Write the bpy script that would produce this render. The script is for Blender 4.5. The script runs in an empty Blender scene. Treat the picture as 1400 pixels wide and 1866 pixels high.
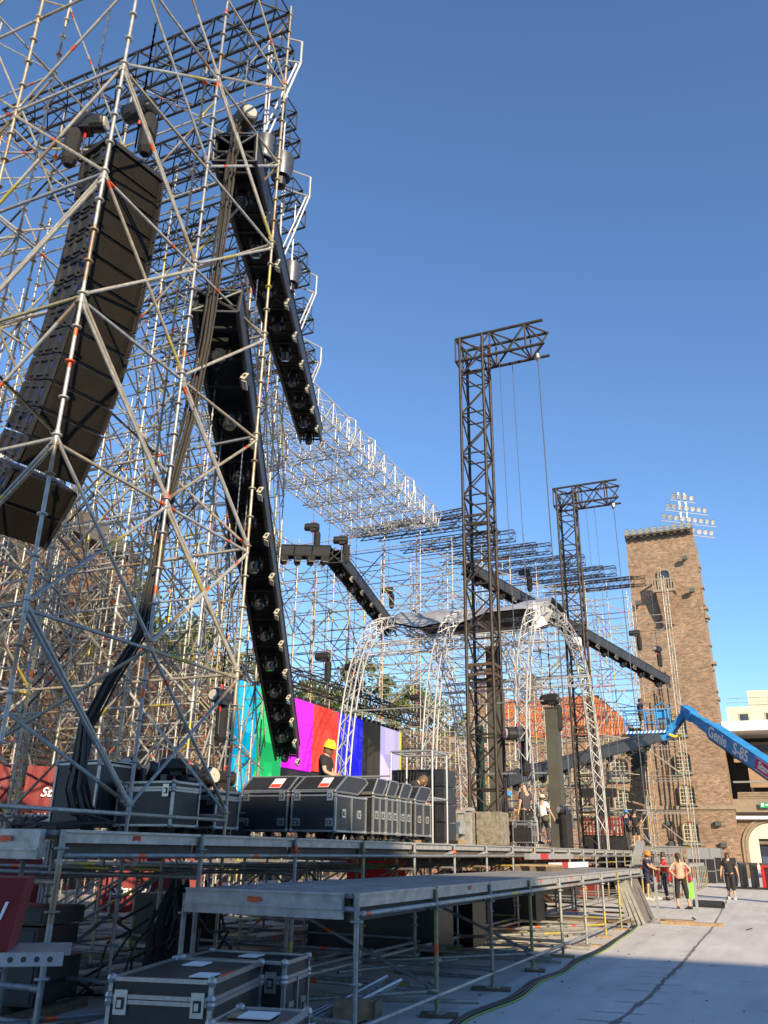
import bpy, math, random
from mathutils import Vector, Matrix
random.seed(7)
R = math.radians
V = Vector
scene = bpy.context.scene
COL = scene.collection

# ---------------------------------------------------------------- camera
EYE = V((0, 0, 1.65))
def cam_axes():
    pitch, roll, az = R(22.05), R(-0.92), R(-24.0)
    F = V((math.sin(az)*math.cos(pitch), math.cos(az)*math.cos(pitch), math.sin(pitch)))
    Rt = V((math.cos(az), -math.sin(az), 0))
    U = Rt.cross(F)
    c, s = math.cos(roll), math.sin(roll)
    return c*Rt - s*U, s*Rt + c*U, F
CR, CU, CF = cam_axes()
cd = bpy.data.cameras.new('camera')
cam = bpy.data.objects.new('camera', cd)
COL.objects.link(cam)
cd.sensor_fit = 'HORIZONTAL'; cd.sensor_width = 36; cd.lens = 36*1520/1400
cd.clip_end = 3000; cd.clip_start = .1
cam.matrix_world = Matrix(((CR.x, CU.x, -CF.x, EYE.x), (CR.y, CU.y, -CF.y, EYE.y), (CR.z, CU.z, -CF.z, EYE.z), (0, 0, 0, 1)))
scene.camera = cam
def proj(p):
    d = V(p)-EYE; z = d.dot(CF)
    if z < .3: return None
    return 700+1520*d.dot(CR)/z, 933-1520*d.dot(CU)/z
def seen(p, m=260):
    q = proj(p)
    return q is not None and -m < q[0] < 1400+m and -m < q[1] < 1866+m

# ---------------------------------------------------------------- light
SUN_EL, SUN_AZ = 22.5, 135.0     # azimuth clockwise from +Y, where the sun stands
world = bpy.data.worlds.new('World'); scene.world = world; world.use_nodes = True
wn = world.node_tree; bg = wn.nodes['Background']
sky = wn.nodes.new('ShaderNodeTexSky'); sky.sky_type = 'NISHITA'; sky.sun_disc = False
sky.sun_elevation = R(SUN_EL); sky.sun_rotation = R(SUN_AZ)
sky.air_density = 1.0; sky.dust_density = 0; sky.ozone_density = 5.5
wn.links.new(sky.outputs[0], bg.inputs[0]); bg.inputs[1].default_value = .132
sd = V((math.sin(R(SUN_AZ))*math.cos(R(SUN_EL)), math.cos(R(SUN_AZ))*math.cos(R(SUN_EL)), math.sin(R(SUN_EL))))
ld = bpy.data.lights.new('sun', 'SUN'); ld.energy = 5.0; ld.angle = R(.5); ld.color = (1, .81, .55)
lo = bpy.data.objects.new('sun', ld); COL.objects.link(lo); lo.rotation_euler = sd.to_track_quat('Z', 'Y').to_euler(); lo.location = (20, -20, 40)
scene.view_settings.view_transform = 'Standard'; scene.view_settings.look = 'None'
scene.view_settings.exposure = 0.75; scene.view_settings.gamma = 1
scene.view_settings.use_curve_mapping = False

# ---------------------------------------------------------------- helpers
class MB:
    def __init__(s): s.v, s.f, s.r, s.m = [], [], [], []
    def add(s, vs, fs, rnd=0., mi=0):
        n = len(s.v); s.v += [tuple(a) for a in vs]
        s.f += [tuple(i+n for i in f) for f in fs]; s.r += [rnd]*len(fs); s.m += [mi]*len(fs)
    def box(s, c, d, rot=None, mi=0, rnd=0.):
        x, y, z = d[0]/2, d[1]/2, d[2]/2; c = V(c)
        vs = [V(a) for a in ((-x,-y,-z),(x,-y,-z),(x,y,-z),(-x,y,-z),(-x,-y,z),(x,-y,z),(x,y,z),(-x,y,z))]
        if rot is not None: vs = [rot @ a for a in vs]
        s.add([a+c for a in vs], [(0,3,2,1),(4,5,6,7),(0,1,5,4),(1,2,6,5),(2,3,7,6),(3,0,4,7)], rnd, mi)
    def b2(s, a, b, mi=0):
        s.box([(a[i]+b[i])/2 for i in range(3)], [abs(a[i]-b[i]) for i in range(3)], None, mi)
    def tube(s, p, q, r, n=6, r2=None, rnd=0., mi=0, caps=False):
        p, q = V(p), V(q); d = (q-p)
        if d.length < 1e-6: return
        d.normalize(); a = d.orthogonal().normalized(); b = d.cross(a); r2 = r if r2 is None else r2
        ring = [(math.cos(2*math.pi*i/n), math.sin(2*math.pi*i/n)) for i in range(n)]
        vs = [p+a*(c*r)+b*(t*r) for c, t in ring]+[q+a*(c*r2)+b*(t*r2) for c, t in ring]
        fs = [(i, (i+1) % n, n+(i+1) % n, n+i) for i in range(n)]
        if caps: fs += [tuple(range(n-1, -1, -1)), tuple(range(n, 2*n))]
        s.add(vs, fs, rnd, mi)
    def path(s, pts, r, n=6, mi=0):
        for a, b in zip(pts, pts[1:]): s.tube(a, b, r, n, mi=mi)
    def prism(s, poly, lo_, hi, axis=1, mi=0):
        n = len(poly)
        def mk(p, t):
            a, b = p
            return (t, a, b) if axis == 0 else ((a, t, b) if axis == 1 else (a, b, t))
        vs = [mk(p, lo_) for p in poly]+[mk(p, hi) for p in poly]
        s.add(vs, [tuple(range(n)), tuple(range(2*n-1, n-1, -1))]+[(i, n+i, n+(i+1) % n, (i+1) % n) for i in range(n)], 0, mi)
    def lathe(s, prof, n=12, c=(0, 0, 0), rot=None, mi=0):
        vs, fs = [], []
        for r, z in prof:
            for i in range(n):
                a = 2*math.pi*i/n; p = V((r*math.cos(a), r*math.sin(a), z))
                vs.append((rot @ p if rot is not None else p)+V(c))
        for k in range(len(prof)-1):
            for i in range(n): fs.append((k*n+i, k*n+(i+1) % n, (k+1)*n+(i+1) % n, (k+1)*n+i))
        s.add(vs, fs, 0, mi)
    def mesh(s, name, mats, smooth=False):
        me = bpy.data.meshes.new(name); me.from_pydata(s.v, [], s.f)
        for m in (mats if isinstance(mats, (list, tuple)) else [mats]): me.materials.append(m)
        me.polygons.foreach_set('material_index', s.m)
        if any(s.r):
            at = me.attributes.new('rnd', 'FLOAT', 'FACE'); at.data.foreach_set('value', s.r)
        if smooth: me.polygons.foreach_set('use_smooth', [True]*len(s.f))
        me.update()
        return me
    def build(s, name, mats, parent=None, loc=None, smooth=False):
        return link(name, s.mesh(name, mats, smooth), parent, loc)

def link(name, me, parent=None, loc=None, mat=None):
    o = bpy.data.objects.new(name, me); COL.objects.link(o)
    if parent is not None: o.parent = parent
    if loc is not None: o.location = loc
    if mat is not None: o.matrix_local = mat
    return o
def tag(o, label=None, cat=None, group=None, kind=None):
    if label: o['label'] = label
    if cat: o['category'] = cat
    if group: o['group'] = group
    if kind: o['kind'] = kind
    return o
def thing(name, label, cat, loc=(0, 0, 0), rz=0, group=None):
    o = bpy.data.objects.new(name, None); COL.objects.link(o); o.location = loc; o.rotation_euler = (0, 0, R(rz))
    o.empty_display_size = .2
    return tag(o, label, cat, group)
KIDS = {}
def copy_tree(o, loc=None, rz=None, label=None, parent=None):
    c = o.copy(); COL.objects.link(c)
    if parent is not None: c.parent = parent
    for ch in o.children: copy_tree(ch, parent=c)
    if loc is not None: c.location = loc
    if rz is not None: c.rotation_euler = (0, 0, R(rz))
    if label: c['label'] = label
    return c
def frame_mat(p, q):
    p, q = V(p), V(q); z = (q-p).normalized()
    x = z.orthogonal().normalized(); y = z.cross(x)
    return Matrix(((x.x, y.x, z.x, p.x), (x.y, y.y, z.y, p.y), (x.z, y.z, z.z, p.z), (0, 0, 0, 1)))

# ---------------------------------------------------------------- materials
def mat(name, col, rough=.6, metal=0., noise=0., nscale=8., bump=0., spec=None, emit=None, col2=None, trans=0.):
    m = bpy.data.materials.new(name); m.use_nodes = True; nt = m.node_tree; b = nt.nodes['Principled BSDF']
    b.inputs['Roughness'].default_value = rough; b.inputs['Metallic'].default_value = metal
    b.inputs['Base Color'].default_value = (*col, 1)
    if spec is not None: b.inputs['Specular IOR Level'].default_value = spec
    if noise or bump or col2:
        tc = nt.nodes.new('ShaderNodeTexCoord'); nz = nt.nodes.new('ShaderNodeTexNoise')
        nz.inputs['Scale'].default_value = nscale; nz.inputs['Detail'].default_value = 6
        nz.inputs['Roughness'].default_value = .65
        nt.links.new(tc.outputs['Object'], nz.inputs['Vector'])
        cr = nt.nodes.new('ShaderNodeValToRGB'); k = 1-noise
        cr.color_ramp.elements[0].position = .3; cr.color_ramp.elements[1].position = .7
        cr.color_ramp.elements[0].color = (col[0]*k, col[1]*k, col[2]*k, 1)
        c2 = col2 or [min(1, c*(1+noise*.5)) for c in col]
        cr.color_ramp.elements[1].color = (*c2, 1)
        nt.links.new(nz.outputs['Fac'], cr.inputs['Fac']); nt.links.new(cr.outputs['Color'], b.inputs['Base Color'])
        if bump:
            bp = nt.nodes.new('ShaderNodeBump'); bp.inputs['Strength'].default_value = bump; bp.inputs['Distance'].default_value = .02
            nt.links.new(nz.outputs['Fac'], bp.inputs['Height']); nt.links.new(bp.outputs[0], b.inputs['Normal'])
    if emit:
        b.inputs['Emission Color'].default_value = (*col, 1); b.inputs['Emission Strength'].default_value = emit
    return m
def pipe_mat(name, tones, metal=.35, paint=1.):
    """zinc tubes: every tube has its own tone, some carry bands of yellow, orange or rust"""
    m = bpy.data.materials.new(name); m.use_nodes = True; nt = m.node_tree; N = nt.nodes; L = nt.links
    b = N['Principled BSDF']; b.inputs['Metallic'].default_value = metal; b.inputs['Roughness'].default_value = .42
    oi = N.new('ShaderNodeObjectInfo'); at = N.new('ShaderNodeAttribute'); at.attribute_name = 'rnd'
    ad = N.new('ShaderNodeMath'); ad.operation = 'ADD'; L.new(oi.outputs['Random'], ad.inputs[0]); L.new(at.outputs['Fac'], ad.inputs[1])
    fr = N.new('ShaderNodeMath'); fr.operation = 'FRACT'; L.new(ad.outputs[0], fr.inputs[0])
    cr = N.new('ShaderNodeValToRGB'); cr.color_ramp.interpolation = 'CONSTANT'
    el = cr.color_ramp.elements
    while len(el) < len(tones): el.new(.5)
    for i, (p, c) in enumerate(tones): el[i].position = p; el[i].color = (*c, 1)
    L.new(fr.outputs[0], cr.inputs[0])
    tc = N.new('ShaderNodeTexCoord'); sx = N.new('ShaderNodeSeparateXYZ'); L.new(tc.outputs['Object'], sx.inputs[0])
    fl = N.new('ShaderNodeMath'); fl.operation = 'FLOOR'
    mu = N.new('ShaderNodeMath'); mu.operation = 'MULTIPLY'; mu.inputs[1].default_value = 2.2
    L.new(sx.outputs['Z'], mu.inputs[0]); L.new(mu.outputs[0], fl.inputs[0])
    ma = N.new('ShaderNodeMath'); ma.operation = 'MULTIPLY_ADD'; ma.inputs[1].default_value = 37.7
    L.new(fr.outputs[0], ma.inputs[0]); L.new(fl.outputs[0], ma.inputs[2])
    wn_ = N.new('ShaderNodeTexWhiteNoise'); wn_.noise_dimensions = '1D'; L.new(ma.outputs[0], wn_.inputs['W'])
    def thresh(src, lo_, hi):
        g = N.new('ShaderNodeMath'); g.operation = 'GREATER_THAN'; g.inputs[1].default_value = lo_; L.new(src, g.inputs[0])
        l = N.new('ShaderNodeMath'); l.operation = 'LESS_THAN'; l.inputs[1].default_value = hi; L.new(src, l.inputs[0])
        t = N.new('ShaderNodeMath'); t.operation = 'MULTIPLY'; L.new(g.outputs[0], t.inputs[0]); L.new(l.outputs[0], t.inputs[1]); return t.outputs[0]
    def over(base, fac, col):
        mx = N.new('ShaderNodeMix'); mx.data_type = 'RGBA'; L.new(fac, mx.inputs[0]); L.new(base, mx.inputs[6]); mx.inputs[7].default_value = (*col, 1); return mx.outputs[2]
    frz = N.new('ShaderNodeMath'); frz.operation = 'FRACT'; L.new(mu.outputs[0], frz.inputs[0])
    c = over(cr.outputs[0], thresh(wn_.outputs['Value'], .0, .038*paint), (.52, .43, .09))
    c = over(c, thresh(wn_.outputs['Value'], .5, .5+.05*paint), (.33, .24, .16))
    o_ = N.new('ShaderNodeMath'); o_.operation = 'MULTIPLY'; L.new(thresh(wn_.outputs['Value'], .8, .8+.07*paint), o_.inputs[0]); L.new(thresh(frz.outputs[0], .2, .45), o_.inputs[1])
    c = over(c, o_.outputs[0], (.75, .12, .04))
    nz = N.new('ShaderNodeTexNoise'); nz.inputs['Scale'].default_value = 9; nz.inputs['Detail'].default_value = 5; L.new(tc.outputs['Object'], nz.inputs['Vector'])
    mr = N.new('ShaderNodeMapRange'); mr.inputs[1].default_value = .3; mr.inputs[2].default_value = .75; mr.inputs[3].default_value = .62; mr.inputs[4].default_value = 1.12
    L.new(nz.outputs['Fac'], mr.inputs[0])
    mx = N.new('ShaderNodeMix'); mx.data_type = 'RGBA'; mx.blend_type = 'MULTIPLY'; mx.inputs[0].default_value = 1
    L.new(c, mx.inputs[6]); L.new(mr.outputs[0], mx.inputs[7]); L.new(mx.outputs[2], b.inputs['Base Color'])
    return m
TZ = [(0, (.47, .46, .42)), (.25, (.52, .48, .40)), (.5, (.38, .38, .37)), (.7, (.43, .37, .27)), (.88, (.33, .34, .35)), (.985, (.40, .36, .18))]
M = {}
M['pipe'] = pipe_mat('galvanised_pipe', TZ)
M['pipe_dull'] = pipe_mat('weathered_pipe', [(0, (.27, .28, .29)), (.5, (.33, .32, .29)), (.8, (.22, .22, .22))], .3)
M['post'] = pipe_mat('deck_post_pipe', [(0, (.30, .33, .35)), (.4, (.38, .38, .35)), (.72, (.36, .33, .16)), (.82, (.30, .31, .30)), (.93, (.30, .33, .19))], .3)
M['white_tube'] = mat('white_aluminium', (.50, .50, .485), .35, .3, .12, 12)
M['alu'] = mat('aluminium', (.55, .55, .54), .35, .7, .15, 20)
M['black_steel'] = mat('black_truss_paint', (.030, .028, .026), .5, .2, .3, 9)
M['rust_steel'] = mat('rusty_black_steel', (.028, .024, .021), .6, .2, .5, 6, col2=(.062, .045, .033))
M['rust'] = mat('rust_stain', (.10, .065, .04), .7, .2, .4, 14)
M['black_cloth'] = mat('black_fabric', (.012, .012, .013), .85, 0, .4, 4, .3)
M['black_side'] = mat('black_side_sheet', (.035, .037, .042), .45, .1, .3, 3)
M['black_plastic'] = mat('black_plastic', (.02, .02, .021), .35, 0, .3, 10)
M['case'] = mat('black_laminate', (.022, .022, .024), .42, 0, .35, 6, .1)
M['trim'] = mat('case_edge_aluminium', (.42, .42, .41), .38, .75, .25, 25)
M['latch'] = mat('latch_steel', (.55, .55, .53), .3, .8, .2, 30)
M['sticker'] = mat('paper_label', (.78, .77, .73), .7)
M['red_ink'] = mat('red_print', (.6, .05, .03), .7)
M['orange'] = mat('orange_spray', (.85, .13, .03), .7, 0, .3, 30)
M['cable'] = mat('black_cable', (.018, .018, .018), .5)
M['cable_brown'] = mat('dusty_cable', (.034, .029, .023), .7, 0, .3, 6)
M['chain'] = mat('chain_steel', (.25, .25, .25), .4, .8)
M['lens'] = mat('lamp_lens', (.42, .40, .33), .12, 0)
M['reflector'] = mat('lamp_reflector', (.62, .64, .62), .18, .7)
M['housing'] = mat('lamp_housing', (.10, .11, .10), .5, .4)
M['grille'] = None
M['drum'] = mat('drum_zinc', (.09, .10, .12), .4, .5, .3, 8)
M['blue_mark'] = mat('blue_marking', (.012, .04, .22), .5)
M['deck_edge'] = mat('deck_frame_aluminium', (.42, .41, .39), .45, .35, .35, 7, .1)
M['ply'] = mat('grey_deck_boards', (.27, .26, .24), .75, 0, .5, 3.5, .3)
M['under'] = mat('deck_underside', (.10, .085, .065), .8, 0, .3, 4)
M['wood'] = mat('raw_timber', (.36, .25, .14), .8, 0, .4, 9, .3)
M['wood_dark'] = mat('weathered_timber', (.16, .12, .08), .85, 0, .4, 9, .3)
M['red_banner'] = mat('red_sheet', (.19, .010, .012), .6, 0, .3, 2)
M['red_plastic'] = mat('red_plastic', (.50, .02, .02), .45, 0, .3, 3)
M['white_ink'] = mat('white_print', (.82, .82, .80), .6)
M['pink_ink'] = mat('crimson_print', (.55, .02, .12), .6)
M['boom'] = mat('blue_lift_paint', (.035, .26, .60), .42, .0, .4, 2.5)
M['boom_dark'] = mat('dark_grey_metal', (.05, .055, .06), .5, .3)
M['rubber'] = mat('black_rubber', (.02, .02, .02), .8)
M['yellow'] = mat('yellow_plastic', (.80, .58, .02), .45)
M['skin'] = mat('skin', (.52, .29, .19), .55)
M['hair'] = mat('dark_hair', (.05, .035, .022), .7)
M['hair_fair'] = mat('brown_hair', (.13, .08, .04), .7)
M['tee_black'] = mat('black_cotton', (.018, .018, .02), .85)
M['tee_grey'] = mat('charcoal_cotton', (.045, .042, .045), .85)
M['tee_white'] = mat('white_cotton', (.72, .71, .68), .85)
M['hivis'] = mat('hi_vis_yellow', (.62, .82, .05), .7)
M['navy'] = mat('navy_cotton', (.02, .022, .05), .85)
M['khaki'] = mat('khaki_cotton', (.085, .08, .06), .85)
M['blue_plastic'] = mat('blue_helmet', (.03, .22, .55), .4)
M['orange_plastic'] = mat('orange_helmet', (.90, .22, .02), .4)
M['cap_cream'] = mat('cream_cap', (.55, .53, .40), .8)
M['shoe'] = mat('dark_shoe', (.03, .03, .03), .6)
M['shoe_w'] = mat('white_shoe', (.6, .6, .58), .6)
M['stone'] = mat('sandstone', (.27, .215, .15), .8, 0, .25, 3, .2)
M['stone_dark'] = mat('dark_stone', (.12, .10, .08), .85, 0, .4, 4, .2)
M['worn_board'] = mat('worn_board', (.15, .13, .11), .8, 0, .5, 5, .3)
M['copper'] = mat('verdigris_sill', (.19, .25, .18), .7, 0, .25, 6)
M['winframe'] = mat('cream_window_frame', (.44, .39, .25), .6)
M['glass'] = mat('dark_glass', (.035, .04, .045), .08, 0, spec=.8)
M['white_wall'] = mat('white_concrete', (.74, .73, .70), .7, 0, .12, .6)
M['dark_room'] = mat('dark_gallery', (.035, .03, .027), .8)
M['tan'] = mat('tan_panel', (.32, .21, .13), .7, 0, .15, 2)
M['cream_wall'] = mat('cream_render', (.58, .55, .42), .8, 0, .15, 1)
M['green_sign'] = mat('green_sign', (.01, .30, .12), .5)
M['lid_grey'] = mat('grey_block', (.24, .21, .16), .85, 0, .6, 9, .5)
M['silver_cloth'] = mat('silver_sheet', (.48, .48, .49), .4, .4, .3, 2, .6)
M['rain'] = mat('clear_dome_plastic', (.55, .60, .66), .15, .2, .2, 3)
M['green_paint'] = mat('dark_green_paint', (.02, .05, .03), .6, 0, .3, 3)
M['grey_pillar'] = mat('grey_green_wrap', (.065, .066, .055), .7, 0, .3, 1.5)

def node_mat(name):
    m = bpy.data.materials.new(name); m.use_nodes = True
    return m, m.node_tree.nodes, m.node_tree.links, m.node_tree.nodes['Principled BSDF']
def brick_mat(name, c1, c2, mortar, sc=1.0, axis='Y'):
    m, N, L, b = node_mat(name); b.inputs['Roughness'].default_value = .85
    tc = N.new('ShaderNodeTexCoord'); sx = N.new('ShaderNodeSeparateXYZ'); L.new(tc.outputs['Object'], sx.inputs[0])
    ge = N.new('ShaderNodeNewGeometry'); sn = N.new('ShaderNodeSeparateXYZ'); L.new(ge.outputs['Normal'], sn.inputs[0])
    ab = N.new('ShaderNodeMath'); ab.operation = 'ABSOLUTE'; L.new(sn.outputs['X'], ab.inputs[0])
    gt = N.new('ShaderNodeMath'); gt.operation = 'GREATER_THAN'; gt.inputs[1].default_value = .7; L.new(ab.outputs[0], gt.inputs[0])
    mx = N.new('ShaderNodeMix'); L.new(gt.outputs[0], mx.inputs[0]); L.new(sx.outputs['X'], mx.inputs[2]); L.new(sx.outputs['Y'], mx.inputs[3])
    cb = N.new('ShaderNodeCombineXYZ'); L.new(mx.outputs[0], cb.inputs[0]); L.new(sx.outputs['Z'], cb.inputs[1])
    br = N.new('ShaderNodeTexBrick'); L.new(cb.outputs[0], br.inputs['Vector'])
    br.inputs['Scale'].default_value = sc; br.inputs['Brick Width'].default_value = .28; br.inputs['Row Height'].default_value = .10
    br.inputs['Mortar Size'].default_value = .014; br.inputs['Color1'].default_value = (*c1, 1); br.inputs['Color2'].default_value = (*c2, 1); br.inputs['Mortar'].default_value = (*mortar, 1)
    br.inputs['Bias'].default_value = -.1
    nz = N.new('ShaderNodeTexNoise'); nz.inputs['Scale'].default_value = .45; nz.inputs['Detail'].default_value = 7; L.new(tc.outputs['Object'], nz.inputs['Vector'])
    mr = N.new('ShaderNodeMapRange'); mr.inputs[1].default_value = .3; mr.inputs[2].default_value = .7; mr.inputs[3].default_value = .85; mr.inputs[4].default_value = 1.12; L.new(nz.outputs[0], mr.inputs[0])
    wn2 = N.new('ShaderNodeTexVoronoi'); wn2.inputs['Scale'].default_value = 1; mp_ = N.new('ShaderNodeMapping'); mp_.inputs['Scale'].default_value = (3.5, 9.5, 1); L.new(cb.outputs[0], mp_.inputs[0]); L.new(mp_.outputs[0], wn2.inputs['Vector'])
    mr2 = N.new('ShaderNodeMapRange'); mr2.inputs[3].default_value = .6; mr2.inputs[4].default_value = 1.4; L.new(wn2.outputs['Color'], mr2.inputs[0])
    mm = N.new('ShaderNodeMath'); mm.operation = 'MULTIPLY'; L.new(mr.outputs[0], mm.inputs[0]); L.new(mr2.outputs[0], mm.inputs[1])
    mu = N.new('ShaderNodeMix'); mu.data_type = 'RGBA'; mu.blend_type = 'MULTIPLY'; mu.inputs[0].default_value = 1; L.new(br.outputs[0], mu.inputs[6]); L.new(mm.outputs[0], mu.inputs[7])
    L.new(mu.outputs[2], b.inputs['Base Color'])
    bp = N.new('ShaderNodeBump'); bp.inputs['Strength'].default_value = .5; bp.inputs['Distance'].default_value = .03; L.new(br.outputs[0], bp.inputs['Height']); L.new(bp.outputs[0], b.inputs['Normal'])
    return m
M['brick'] = brick_mat('tower_brick', (.23, .142, .090), (.125, .076, .050), (.33, .25, .175))
M['brick_red'] = brick_mat('wall_brick', (.21, .115, .072), (.12, .066, .045), (.24, .175, .125))
def concrete():
    m, N, L, b = node_mat('pale_concrete'); b.inputs['Roughness'].default_value = .8
    tc = N.new('ShaderNodeTexCoord')
    def nz(s, d=8, st=None):
        n = N.new('ShaderNodeTexNoise'); n.inputs['Scale'].default_value = s; n.inputs['Detail'].default_value = d; n.inputs['Roughness'].default_value = .6
        if st:
            mp = N.new('ShaderNodeMapping'); mp.inputs['Scale'].default_value = st; L.new(tc.outputs['Object'], mp.inputs[0]); L.new(mp.outputs[0], n.inputs[0])
        else: L.new(tc.outputs['Object'], n.inputs[0])
        return n.outputs[0]
    a = N.new('ShaderNodeValToRGB'); a.color_ramp.elements[0].position = .32; a.color_ramp.elements[1].position = .68
    a.color_ramp.elements[0].color = (.52, .495, .465, 1); a.color_ramp.elements[1].color = (.63, .605, .57, 1); L.new(nz(.35), a.inputs[0])
    c = N.new('ShaderNodeMapRange'); c.inputs[1].default_value = .35; c.inputs[2].default_value = .7; c.inputs[3].default_value = 1.06; c.inputs[4].default_value = .86; L.new(nz(1.2, 8, (2.5, .25, 1)), c.inputs[0])
    d = N.new('ShaderNodeMapRange'); d.inputs[1].default_value = .62; d.inputs[2].default_value = .72; d.inputs[3].default_value = 1; d.inputs[4].default_value = .72; L.new(nz(1.9, 3), d.inputs[0])
    mm = N.new('ShaderNodeMath'); mm.operation = 'MULTIPLY'; L.new(c.outputs[0], mm.inputs[0]); L.new(d.outputs[0], mm.inputs[1])
    mu = N.new('ShaderNodeMix'); mu.data_type = 'RGBA'; mu.blend_type = 'MULTIPLY'; mu.inputs[0].default_value = 1; L.new(a.outputs[0], mu.inputs[6]); L.new(mm.outputs[0], mu.inputs[7])
    L.new(mu.outputs[2], b.inputs['Base Color'])
    bp = N.new('ShaderNodeBump'); bp.inputs['Strength'].default_value = .25; bp.inputs['Distance'].default_value = .02; L.new(nz(14), bp.inputs['Height']); L.new(bp.outputs[0], b.inputs['Normal'])
    return m
M['concrete'] = concrete()
def grille():
    m, N, L, b = node_mat('speaker_grille'); b.inputs['Roughness'].default_value = .75
    tc = N.new('ShaderNodeTexCoord'); vo = N.new('ShaderNodeTexVoronoi'); vo.inputs['Scale'].default_value = 70; L.new(tc.outputs['Object'], vo.inputs[0])
    cr = N.new('ShaderNodeValToRGB'); cr.color_ramp.elements[0].position = .2; cr.color_ramp.elements[0].color = (.005, .004, .003, 1); cr.color_ramp.elements[1].position = .6; cr.color_ramp.elements[1].color = (.020, .0165, .012, 1)
    L.new(vo.outputs['Distance'], cr.inputs[0])
    nz = N.new('ShaderNodeTexNoise'); nz.inputs['Scale'].default_value = 3; nz.inputs['Detail'].default_value = 6; L.new(tc.outputs['Object'], nz.inputs[0])
    mu = N.new('ShaderNodeMix'); mu.data_type = 'RGBA'; mu.blend_type = 'MULTIPLY'; mu.inputs[0].default_value = .6; L.new(cr.outputs[0], mu.inputs[6]); L.new(nz.outputs[0], mu.inputs[7])
    L.new(mu.outputs[2], b.inputs['Base Color'])
    return m
M['grille'] = grille()
M['grille'].node_tree.nodes['Principled BSDF'].inputs['Specular IOR Level'].default_value = .15
def leaf(name, a, c):
    m, N, L, b = node_mat(name); b.inputs['Roughness'].default_value = .6
    tc = N.new('ShaderNodeTexCoord'); nz = N.new('ShaderNodeTexNoise'); nz.inputs['Scale'].default_value = .9; nz.inputs['Detail'].default_value = 5; L.new(tc.outputs['Object'], nz.inputs[0])
    cr = N.new('ShaderNodeValToRGB'); cr.color_ramp.elements[0].position = .35; cr.color_ramp.elements[1].position = .65
    cr.color_ramp.elements[0].color = (*a, 1); cr.color_ramp.elements[1].color = (*c, 1); L.new(nz.outputs[0], cr.inputs[0]); L.new(cr.outputs[0], b.inputs['Base Color'])
    return m
M['leaf'] = leaf('leaves', (.035, .062, .015), (.105, .14, .03))
M['bark'] = mat('bark', (.09, .065, .045), .9, 0, .4, 6, .5)
def screen_mat(name, c):
    m, N, L, b = node_mat(name); b.inputs['Roughness'].default_value = .75
    b.inputs['Base Color'].default_value = (*[x*.35+.01 for x in c], 1)
    b.inputs['Emission Color'].default_value = (*c, 1)
    oi = N.new('ShaderNodeObjectInfo'); mr = N.new('ShaderNodeMapRange'); mr.inputs[3].default_value = .44; mr.inputs[4].default_value = .66; L.new(oi.outputs['Random'], mr.inputs[0]); L.new(mr.outputs[0], b.inputs['Emission Strength'])
    return m

# ---------------------------------------------------------------- tubes
TUBES = {}
def tube_mesh(kind, L, r, material):
    L = round(L, 2); key = (kind, L, r, material.name)
    if key in TUBES: return TUBES[key]
    mb = MB(); mb.tube((0, 0, 0), (0, 0, L), r, 8)
    if kind == 'standard':
        z = .5
        while z < L-.05:
            mb.lathe([(r, -.012), (r+.038, -.008), (r+.038, .008), (r, .012)], 8, (0, 0, z)); z += .5
        z = 2.0
        while z < L: mb.tube((0, 0, z-.14), (0, 0, z+.06), r+.009, 8); z += 2.0
    elif kind == 'ledger':
        for z in (.05, L-.05): mb.box((0, 0, z), (.05, .03, .11), None)
    elif kind == 'brace':
        for z in (.06, L-.06): mb.box((0, 0, z), (.06, .035, .12), None)
    me = mb.mesh(kind, material, True); TUBES[key] = me
    return me
def members(root, name, segs, material, r=.024, cap=300, kind=None, cull=True, n=6, objs=True):
    base = V(root.location) if root else V((0, 0, 0))
    kind = kind or name
    if cull: segs = [s for s in segs if seen(s[0]) or seen(s[1]) or seen((V(s[0])+V(s[1]))/2)]
    segs = sorted(segs, key=lambda s: ((V(s[0])+V(s[1]))/2-EYE).length)
    k = min(cap, len(segs)) if objs else 0
    for p, q in segs[:k]:
        p, q = V(p)-base, V(q)-base
        link(name, tube_mesh(kind, (q-p).length, r, material), root, mat=frame_mat(p, q))
    if len(segs) > k:
        mb = MB()
        for p, q in segs[k:]:
            rr = random.random()*.98+.01
            mb.tube(V(p)-base, V(q)-base, r, n, rnd=rr)
            if kind == 'standard':
                z = .5; d = (V(q)-V(p)).length
                while z < d:
                    c = V(p)-base+V((0, 0, z)); mb.tube(c-V((0, 0, .012)), c+V((0, 0, .012)), r+.035, 5, rnd=rr, caps=True); z += .5
        tag(mb.build(name+('_cluster' if k else '_web'), material, root, smooth=True), kind='stuff')

# ================================================================ THE SETTING
g = MB(); g.add([(-500, -500, 0), (500, -500, 0), (500, 700, 0), (-500, 700, 0)], [(0, 1, 2, 3)])
tag(g.build('ground', M['concrete']), kind='structure')
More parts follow.
